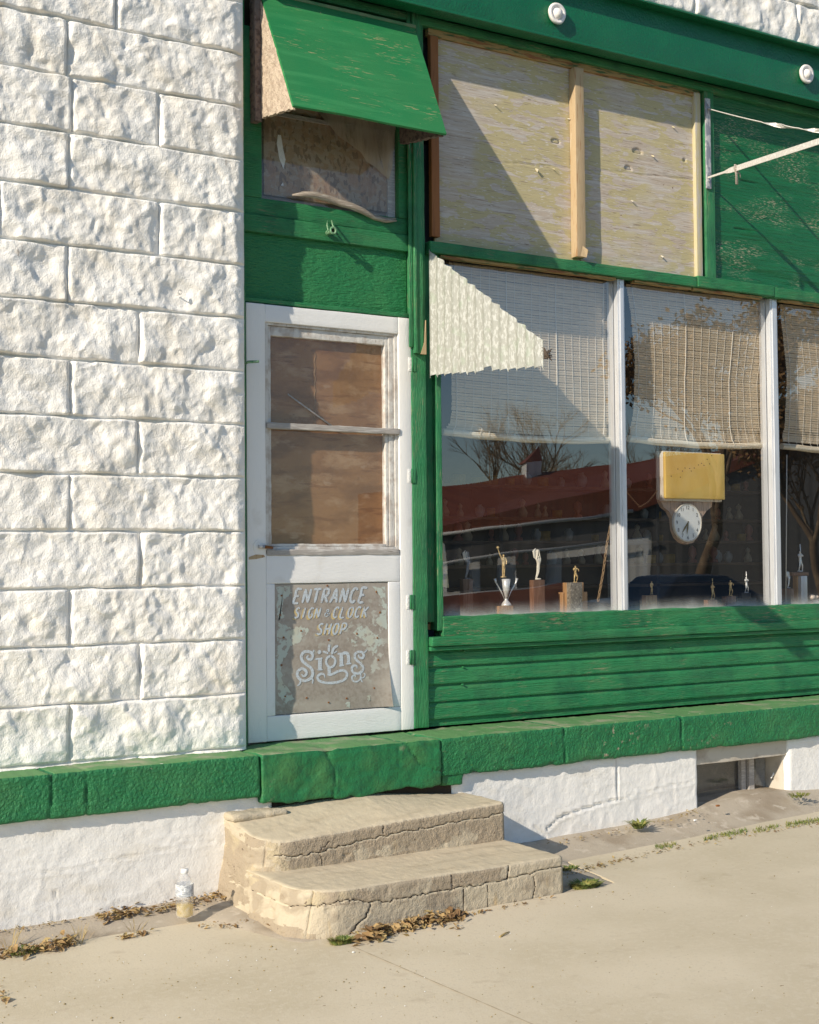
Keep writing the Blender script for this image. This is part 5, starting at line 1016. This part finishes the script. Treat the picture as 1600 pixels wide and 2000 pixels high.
def um(c, n):
    nz = fbm(c[:, 0] * 6, c[:, 1] * 6, c[:, 2] * 12, 3); fr = n[:, 2] < .55
    d = np.min([segdist(c[:, 0], c[:, 2], q[0]) for q in uc], 0)
    m_ = np.where(fr & (c[:, 0] > -.60 + .08 * nz) & (nz > -.9 + .7 * (c[:, 2] < -1.34)), 1, 0); m_ = np.where((n[:, 0] < -.45) & (n[:, 2] < .6) & (nz > .02), 1, m_); m_ = np.where(n[:, 2] > .72, 3, m_); return np.where(fr & (d < .0021), 2, m_)
def lm(c, n):
    nz = fbm(c[:, 0] * 6 + 3, c[:, 1] * 6, c[:, 2] * 14, 3); fr = n[:, 2] < .55
    d = np.min([segdist(c[:, 0], c[:, 2], q[0]) for q in lc], 0)
    m_ = np.where(fr & (c[:, 2] > -1.447) & (nz > -.15 + .9 * (c[:, 0] > .33)), 1, 0); m_ = np.where((n[:, 0] < -.45) & (n[:, 2] < .6) & (nz > .02), 1, m_); m_ = np.where(n[:, 2] > .72, 3, m_); return np.where(fr & (d < .0021), 2, m_)
setmat(us, um); setmat(ls, lm)
b = B(); 
for (x, y, z, sx, sy_, sz, sd_) in ((-.55, -.31, -1.200, .13, .05, .016, 2),):
    b.rbox(x - sx, x + sx, y - sy_, y + sy_, z - sz, z + sz, r=min(sx, sz) * .9, seg=.012, disp=wob(.006, 18, sd_))
obj('rubble_mortar', b, [step_paint], stp, label='lumpy cream mortar packed against the left of the steps')

# ---- plastic bottle
c = PZ(361, 1791, gz_wall(-.9) - .012); hb = P(361, 1697, c[1])[2] - c[2]; bt = thing('plastic_bottle', c, 'clear plastic drink bottle with white cap and yellow liquid standing by the wall', 'bottle')
rb = .036
prof = [(0, 0), (.75, 0), (.95, .03), (1, .08), (.93, .16), (1, .24), (.97, .30), (1, .34), (1, .62), (.98, .68), (.80, .78), (.50, .86), (.36, .90), (.36, .94)]
b = B(); b.lathe(c, [(r_ * rb, z_ * hb) for r_, z_ in prof], 28); obj('shell', b, clear_pet, bt)
b = B(); b.lathe(c, [(0, .004)] + [(r_ * rb * .95, z_ * hb) for r_, z_ in ((.75, .02), (.95, .04), (.98, .08), (.92, .16), (.98, .24), (.95, .27))] + [(0, .27 * hb)], 24)
liq = M('yellow_liquid', (.66, .50, .10), .15, alpha=.6, trans=.35); obj('liquid', b, liq, bt)
b = B(); b.lathe(c, [(rb * 1.012, .45 * hb), (rb * 1.012, .70 * hb)], 28); lab = M('printed_label', (.55, .57, .58), .5, [((.28, .30, .33), (1, 1, 6), 60, .5, .54, 2), ((.75, .76, .76), (3, 3, 1), 22, .6, .64, 1)]); obj('label_wrap', b, lab, bt)
b = B(); b.lathe(c, [(0, hb), (.40 * rb, hb), (.43 * rb, .985 * hb), (.43 * rb, .915 * hb), (.36 * rb, .91 * hb)], 18); obj('cap', b, white_p, bt)

# ---- leaves, weeds, debris
def gz_any(x, y):
    e = float(edgeY(np.array(x)))
    if y < e: return float(gz_walk(x, y))
    t_ = min(1, max(0, (-.27 - y) / (-.27 - e))); return float(gz_wall(x) * (1 - t_) + (gz_walk(x, e) - .012) * t_) + math.exp(-((x - 2.5) / .55) ** 2) * (1 - t_) * .05
def onground(px, py):
    z = -1.56
    for _ in range(6): p = PZ(px, py, z); z = gz_any(p[0], p[1])
    return p
dark_leaf = M('dark_brown_leaves', (.17, .10, .045), .9)
def leaves(name, pts, n, spread, label, size=(.012, .03), m=leaf_m, thick=.02, cat='leaf litter'):
    b = B(); r_ = random.Random(len(pts) * 7 + n)
    for k in range(n):
        i = r_.randrange(len(pts) - 1); t_ = r_.random(); px = pts[i][0] * (1 - t_) + pts[i + 1][0] * t_ + r_.gauss(0, spread[0]); py = pts[i][1] * (1 - t_) + pts[i + 1][1] * t_ + r_.gauss(0, spread[1]); p = onground(px, py)
        s_ = size[0] * .6 + (size[1] * 1.15 - size[0] * .6) * r_.random() ** 2; a = r_.uniform(0, 6.3); z = p[2] + .003 + abs(r_.gauss(0, 1)) * thick; u = np.array([math.cos(a), math.sin(a), r_.uniform(-.5, .5)]) * s_; v = np.array([-math.sin(a), math.cos(a), r_.uniform(-.5, .5)]) * s_ * .45; c = np.array([p[0], p[1], z])
        b.add([c - u, c - u * .2 + v + np.array([0, 0, s_ * .25]), c + u * .6 + v * .6, c + u, c + u * .3 - v + np.array([0, 0, s_ * .2]), c - u * .5 - v * .8, c + np.array([0, 0, -s_ * .1])], [(0, 1, 6), (1, 2, 6), (2, 3, 6), (3, 4, 6), (4, 5, 6), (5, 0, 6)], r_.choice((0, 0, 0, 1, 2)))
    o = obj(name, b, [m, straw_m, dark_leaf]); tag(o, label, cat, kind='stuff'); return o
leaves('leaf_litter', [(700, 1838), (770, 1818), (850, 1800), (905, 1790)], 420, (10, 6), 'heap of dry brown leaves along the foot of the lower step', thick=.014)
leaves('leaf_litter', [(915, 1790), (1000, 1768), (1080, 1750)], 90, (8, 3), 'thin scatter of dry leaves at the right of the step foot', size=(.006, .014), thick=.004)
leaves('leaf_litter', [(200, 1795), (260, 1782), (340, 1772), (430, 1750)], 330, (10, 5), 'dry leaves collected along the white foundation behind the bottle', size=(.006, .020), thick=.008)
leaves('leaf_litter', [(0, 1868), (60, 1862), (110, 1850), (140, 1845)], 260, (8, 4), 'clump of dead leaves and weeds at the left pavement joint', size=(.008, .022), thick=.014)
leaves('leaf_litter', [(225, 1838), (265, 1828), (290, 1824)], 60, (6, 2), 'little clump of dead leaves on the joint below the bottle', size=(.006, .016), thick=.006)
leaves('leaf_litter', [(400, 1812), (450, 1808), (480, 1806), (500, 1770)], 90, (10, 3), 'crumbs of dead leaves left of the lower step', size=(.005, .014), thick=.004)
leaves('leaf_litter', [(1, 1940), (8, 1952)], 10, (4, 6), 'single brown curled leaf at the left edge of the sidewalk', size=(.014, .028), thick=.01)
leaves('leaf_litter', [(890, 1812), (900, 1816)], 8, (4, 2), 'small crumpled leaf on the sidewalk below the leaf heap', size=(.008, .018), thick=.006)
leaves('leaf_litter', [(532, 1815), (552, 1822)], 9, (5, 2), 'curled pale leaves at the rounded corner of the steps', size=(.014, .028), thick=.01)
leaves('debris', [(1100, 1712), (1200, 1684), (1330, 1655), (1600, 1608)], 330, (10, 2.2), 'dry bits along the right pavement joint', size=(.004, .012), m=straw_m, thick=.004, cat='debris')
leaves('debris', [(1075, 1650), (1200, 1625), (1320, 1600), (1365, 1580)], 170, (8, 2.5), 'dry bits along the foot of the right foundation', size=(.003, .010), m=straw_m, thick=.003, cat='debris')
leaves('debris', [(0, 1822), (100, 1805), (200, 1792)], 120, (8, 3), 'dry bits along the foot of the left foundation', size=(.003, .010), m=straw_m, thick=.003, cat='debris')
b = B(); r_ = random.Random(5)
for k in range(420):
    px = r_.uniform(0, 1600); lo_ = np.interp(px, [0, 450, 700, 1165, 1600], [1890, 1840, 1860, 1740, 1620]); py = r_.uniform(lo_, 2000) if r_.random() < .6 else lo_ + abs(r_.gauss(0, 60)); p = onground(px, min(py, 1999)); s_ = r_.uniform(.0012, .004) * (2 if r_.random() < .06 else 1)
    b.add([p + np.array([-s_, 0, .0015]), p + np.array([0, -s_ * .6, .0015]), p + np.array([s_, .2 * s_, .0015]), p + np.array([0, s_ * .6, .0015]), p + np.array([0, 0, .002 + s_ * .6])], [(0, 1, 4), (1, 2, 4), (2, 3, 4), (3, 0, 4)], int(r_.random() < .12))
tag(obj('grit', b, [straw_m, white_p]), 'scattered specks of grit on the sidewalk', 'grit', kind='stuff')
def tuft(name, px, py, n, h, w_, label, m=grass_m, flat=.5, cat='weed', group=None):
    p = onground(px, py); b = B(); r_ = random.Random(int(px))
    for k in range(n):
        a = r_.uniform(0, 6.3); rr = w_ * math.sqrt(r_.random()); c = p + np.array([rr * math.cos(a), rr * .6 * math.sin(a), .0]); l_ = h * r_.uniform(.5, 1); d_ = np.array([math.cos(a) * flat, math.sin(a) * flat, 1.0]); d_ /= np.linalg.norm(d_); wd = np.array([-math.sin(a), math.cos(a), 0]) * l_ * (.018 if m is straw_m else .10)
        mid = c + d_ * l_ * .6; tip = c + d_ * l_ + np.array([math.cos(a), math.sin(a), -.6]) * l_ * (.15 if m is straw_m else .35) * flat
        b.add([c - wd * .5, c + wd * .5, mid + wd, mid - wd, tip], [(0, 1, 2, 3), (3, 2, 4)])
    o = obj(name, b, m, off=p); tag(o, label, cat, group); return o
tuft('weed', 1248, 1618, 70, .075, .03, 'green leafy weed at the foot of the right foundation', flat=.9)
tuft('weed', 668, 1842, 420, .030, .050, 'low dark green moss clump at the sidewalk joint before the steps', flat=.6)
tuft('weed', 1144, 1736, 420, .05, .065, 'grassy olive tuft at the right end of the lower step', flat=.7, m=grass_m)
tuft('weed', 1112, 1700, 120, .03, .04, 'small yellowish tuft beside the step shadow', flat=.7)
tuft('weed', 1528, 1556, 60, .06, .03, 'small upright grass below the basement window', flat=.5)
tuft('weed', 1560, 1556, 130, .03, .07, 'low weeds at the foundation right of the basement window', flat=.7)
tuft('weed', 155, 1845, 16, .10, .03, 'thin dry grass blades rising from the left joint', m=straw_m, flat=.7); tuft('weed', 20, 1858, 16, .11, .03, 'thin dry grass blades at the far left edge', m=straw_m, flat=.7); tuft('weed', 265, 1822, 14, .09, .03, 'thin dry grass blades on the joint below the bottle', m=straw_m, flat=.8)
tuft('weed', 50, 1862, 120, .035, .06, 'olive weeds among dead leaves at the left joint', flat=.7)
b = B(); r_ = random.Random(3)
for k in range(900):
    seg_ = r_.choice([((1375, 1640), (1460, 1622)), ((1375, 1640), (1460, 1622)), ((1535, 1612), (1600, 1603)), ((1535, 1612), (1620, 1600)), ((1280, 1656), (1320, 1650)), ((1470, 1625), (1520, 1615))]); t_ = r_.random(); p = onground(seg_[0][0] * (1 - t_) + seg_[1][0] * t_, seg_[0][1] * (1 - t_) + seg_[1][1] * t_ + r_.gauss(0, 2.4)); a = r_.uniform(0, 6.3); l_ = r_.uniform(.008, .022); d_ = np.array([math.cos(a) * .6, math.sin(a) * .6, .8]) * l_; wd = np.array([-math.sin(a), math.cos(a), 0]) * l_ * .15; b.add([p - wd, p + wd, p + d_], [(0, 1, 2)])
tag(obj('moss', b, grass_m), 'strip of green moss and weeds along the right pavement joint', 'moss', kind='stuff')
def twig(px, py, px2, py2, label, r=.004):
    a = onground(px, py); c = onground(px2, py2); b = B(); b.tube([a + np.array([0, 0, .004]), (a + c) / 2 + np.array([.004, 0, .008]), c + np.array([0, 0, .004])], [r, r * .8, r * .4], 6); tag(obj('twig', b, straw_m, off=a), label, 'twig')
twig(976, 1832, 995, 1822, 'short brown twig lying alone on the sidewalk')
def stone(px, py, r, label, m, nm='stone'):
    p = onground(px, py); b = B(); b.rbox(p[0] - r, p[0] + r, p[1] - r * .7, p[1] + r * .7, p[2], p[2] + r * 1.1, r=r * .5, seg=r * .5, disp=wob(r * .25, 40)); tag(obj(nm, b, m, off=p), label, 'stone')
stone(1032, 1751, .022, 'rounded tan stone against the lower step', step_paint); stone(1402, 1576, .012, 'small red brown chip below the basement window', rust); stone(690, 1861, .005, 'tiny white pebble on the sidewalk before the steps', white_p); stone(1358, 1604, .010, 'small pale chip near the right foundation weed', white_p)
# sidewalk score joint (thin dark groove filled with dirt)
b = B(); p0 = onground(690, 1850); p1 = onground(1060, 2010); pts = [p0 * (1 - t_) + p1 * t_ for t_ in np.linspace(0, 1, 30)]
V = []
for i, p in enumerate(pts): w_ = .0022 + .001 * math.sin(i * 2.3); z = gz_walk(p[0], p[1]) + .0023; V += [(p[0] - w_, p[1], z), (p[0] + w_, p[1], z)]
b.add(V, [(2 * i, 2 * i + 1, 2 * i + 3, 2 * i + 2) for i in range(29)]); tag(obj('pavement_joint', b, M('joint_dirt', (.36, .30, .215), .9)), 'thin dirt filled joint in the sidewalk', kind='structure')

# ================================================================== ACROSS THE STREET (seen reflected)
def V_(px, py, D):
    p = P(px, py, D); return np.array([p[0], 2 * GY - p[1], p[2]])
D0 = 44.0
rb_ = thing('barn_building', V_(1100, 1195, D0), 'long white metal building with red brown roof, reflected in the window', 'building')
def DP(x, D): return 58 - .0177 * (x - 870) + (D - 44)
def vpoly(b, pts, D, th=.3, m=0): b.prism([V_(x, y, DP(x, D)) for x, y in pts], (th * .7, -th * .7, 0), m)
b = B(); vpoly(b, [(700, 1085), (870, 1095), (1040, 1076), (1270, 1048), (1270, 1200), (700, 1220)], D0, .4); obj('wall', b, metal_wall, rb_)
b = B(); vpoly(b, [(700, 1065), (870, 1047), (1230, 1003), (1530, 885), (1700, 820), (1700, 1195), (1271, 1200), (1271, 1048), (1230, 1054), (870, 1096), (700, 1115)], D0 - .06, .05); obj('wall', b, shaded_wall, rb_, label='grey shaded upper wall under the eave')
b = B(); vpoly(b, [(700, 1180), (870, 1166), (1090, 1140), (1100, 1139), (1100, 1220), (700, 1250)], D0 - .5, .3); obj('wainscot', b, brick_red, rb_)
b = B(); D1_ = D0 + 6
e0_, e1_, e2_ = V_(700, 1062, DP(700, D0 - .3)), V_(1235, 1000, DP(1235, D0 - .3)), V_(1560, 868, DP(1560, D0 - .3)); r0_, r1_, r2_ = V_(700, 968, DP(700, D1_)), V_(1210, 904, DP(1210, D1_)), V_(1560, 862, DP(1560, D1_))
b.prism([e0_, e1_, e2_, r2_, r1_, r0_], (0, 0, -.12)); obj('roof', b, metal_roof, rb_)
b = B(); b.tube([e0_ + np.array([0, .1, -.05]), e1_ + np.array([0, .1, -.05])], .10, 6); b.tube([V_(x, y, DP(x, D0 - .35)) for x, y in ((700, 1117), (870, 1097), (1265, 1050))], .09, 6); b.tube([V_(x, y, DP(x, D0 - .35)) for x, y in ((700, 1180), (870, 1166), (1095, 1140))], .09, 6); obj('gutter', b, M('white_trim', (.7, .68, .64), .5), rb_)
for (xa_, xb_, ya_, yb_) in ((874, 915, 1100, 1158), (938, 974, 1092, 1156), (1010, 1066, 1082, 1148), (1096, 1186, 1090, 1200)):
    s_ = -.11 * (xb_ - xa_); b = B(); vpoly(b, [(xa_, ya_), (xb_, ya_ + s_), (xb_, yb_ + s_), (xa_, yb_)], D0 - .3, .1); obj('window', b, dark_glass, rb_)
b = B(); vpoly(b, [(1205, 1056), (1264, 1050), (1264, 1125), (1254, 1125), (1254, 1062), (1212, 1066), (1212, 1125), (1205, 1125)], D0 - 1.2, .1); obj('door_frame', b, white_p, rb_)
cpo = DP(1045, D1_ - .5)
b = B(); q = [V_(x, y, cpo) for x, y in ((1029, 935), (1029, 900), (1058, 898), (1058, 932))]; b.prism(q, (1.0, -1.8, 0)); cu = obj('cupola', b, metal_wall, rb_)
ap = V_(1062, 866, cpo) + np.array([.3, -.9, 0]); bs_ = [V_(1025, 901, cpo), V_(1060, 898, cpo), V_(1060, 898, cpo) + np.array([1.2, -2.0, 0]), V_(1025, 901, cpo) + np.array([1.0, -2.0, 0])]
b = B(); b.add(bs_ + [ap], [(0, 1, 4), (1, 2, 4), (2, 3, 4), (3, 0, 4), (3, 2, 1, 0)]); obj('cupola_roof', b, metal_roof, cu)
# parked car
cp_ = V_(1330, 1165, 17.0); car = thing('parked_car', cp_, 'dark blue parked car reflected in the middle pane', 'car')
vx = V_(1400, 1165, 17.0) - V_(1250, 1165, 17.0); vx[1] *= .3; vx /= np.linalg.norm(vx); vx[2] = 0; vy = np.array([-vx[1], vx[0], 0])
prof = [(-2.3, .35), (-2.3, .75), (-2.1, .9), (-1.3, .98), (-.7, 1.42), (.7, 1.45), (1.5, 1.0), (2.2, .92), (2.35, .6), (2.3, .35)]
gz_ = V_(1330, 1215, 17.0)[2] - .42
def cpt(x, z, w_): return np.array([cp_[0], cp_[1], gz_]) + vx * x + vy * w_ + np.array([0, 0, z])
b = B(); n = len(prof); V = [cpt(x, z, .85 if z < 1.1 else .68) for x, z in prof] + [cpt(x, z, -.85 if z < 1.1 else -.68) for x, z in prof]; b.add(V, [tuple(range(n)), tuple(range(2 * n - 1, n - 1, -1))] + [(i, i + n, (i + 1) % n + n, (i + 1) % n) for i in range(n)]); obj('body', b, car_paint, car, bevel=.05)
for s_ in (-1, 1):
    b = B(); b.add([cpt(-1.15, 1.0, .87 * s_), cpt(-.62, 1.36, .71 * s_), cpt(.62, 1.38, .71 * s_), cpt(1.3, 1.0, .87 * s_)], [(0, 1, 2, 3)]); obj('side_window', b, dark_glass, car)
    for x in (-1.4, 1.4):
        b = B(); b.tube([cpt(x, .33, .70 * s_), cpt(x, .33, .88 * s_)], .33, 20); wh = obj('wheel', b, tyre_m, car); b = B(); b.tube([cpt(x, .33, .885 * s_), cpt(x, .33, .895 * s_)], .18, 14); obj('rim', b, alum, wh)
for x, mm in ((-2.31, lamp_m), (2.34, lamp_m)):
    for s_ in (-1, 1): b = B(); q = cpt(x, .72, .6 * s_); b.box(q[0] - .08, q[0] + .08, q[1] - .08, q[1] + .08, q[2] - .06, q[2] + .06); obj('headlight' if x < 0 else 'tail_light', b, mm, car)
# bare trees
brown_leaf = M('withered_brown_oak_leaves', (.34, .20, .075), .85, [((.22, .12, .05), U, 3, .45, .6)])
def tree(label, base, H, seed, spread=.5, depth=6, leafy=0):
    r_ = random.Random(seed); tb = B(); cb = B(); segs = []
    def grow(p, d, L_, rad, lv):
        pts = [p]; q = p; dd = d
        for k in range(3): dd = dd + np.array([r_.gauss(0, .10), r_.gauss(0, .10), r_.gauss(0, .06) + .03]); dd /= np.linalg.norm(dd); q = q + dd * L_ / 3; pts.append(q)
        (tb if lv < 3 else cb).tube(pts, [rad, rad * .88, rad * .76, rad * .62], 7 if lv < 2 else 3 if lv > 2 else 5, cap=False)
        if lv >= depth: return
        for k in range(3 if lv < 2 else r_.choice((3, 4))):
            a = r_.uniform(0, 6.3); s_ = spread * r_.uniform(.6, 1.3); nd = dd + np.array([math.cos(a) * s_, math.sin(a) * s_, r_.uniform(-.15, .25)]); nd /= np.linalg.norm(nd); grow(pts[r_.choice((2, 3, 3))], nd, L_ * r_.uniform(.62, .82), max(rad * .55, .012), lv + 1)
    grow(np.array(base, float), np.array([0, 0, 1.0]), H * .28, H * .022, 0)
    if leafy:
        r2 = random.Random(seed + 5); V = np.vstack(cb.v); V = V[V[:, 2] > base[2] + H * .33]
        for q in range(leafy):
            c = V[r2.randrange(len(V))] + np.array([r2.gauss(0, .28), r2.gauss(0, .28), r2.gauss(0, .22)]); u = np.array([r2.gauss(0, 1), r2.gauss(0, 1), r2.gauss(0, 1)]); u *= .11 / np.linalg.norm(u); v = np.cross(u, (r2.gauss(0, 1), r2.gauss(0, 1), 1)); v *= .07 / (np.linalg.norm(v) + 1e-6)
            cb.add([c - u, c - v, c + u, c + v], [(0, 1, 2, 3)])
    root = thing('bare_tree', base, label, 'tree', 'bare trees across the street'); obj('trunk', tb, bark, root); obj('crown', cb, brown_leaf if leafy else twig_m, root); return root
for lab_, px, D, H, sd_, dp in (('bare branched tree reflected behind the cupola roof, left one', 955, 88, 19, 3, 6), ('bare tree reflected behind the barn roof right of the cupola', 1120, 92, 21, 5, 6), ('broad tree with withered brown leaves, reflected over the middle blind', 1345, 30, 13.8, 8, 6), ('tree with withered brown leaves reflected over the right blind', 1610, 36, 12, 11, 6), ('small bare tree reflected between the mullions', 1236, 86, 17, 13, 6)):
    p = V_(px, 1150, D); p[2] = -4.2 if D > 40 else -2.9; tree(lab_, p, H, sd_, depth=dp, leafy=9000 if D < 40 else 0)
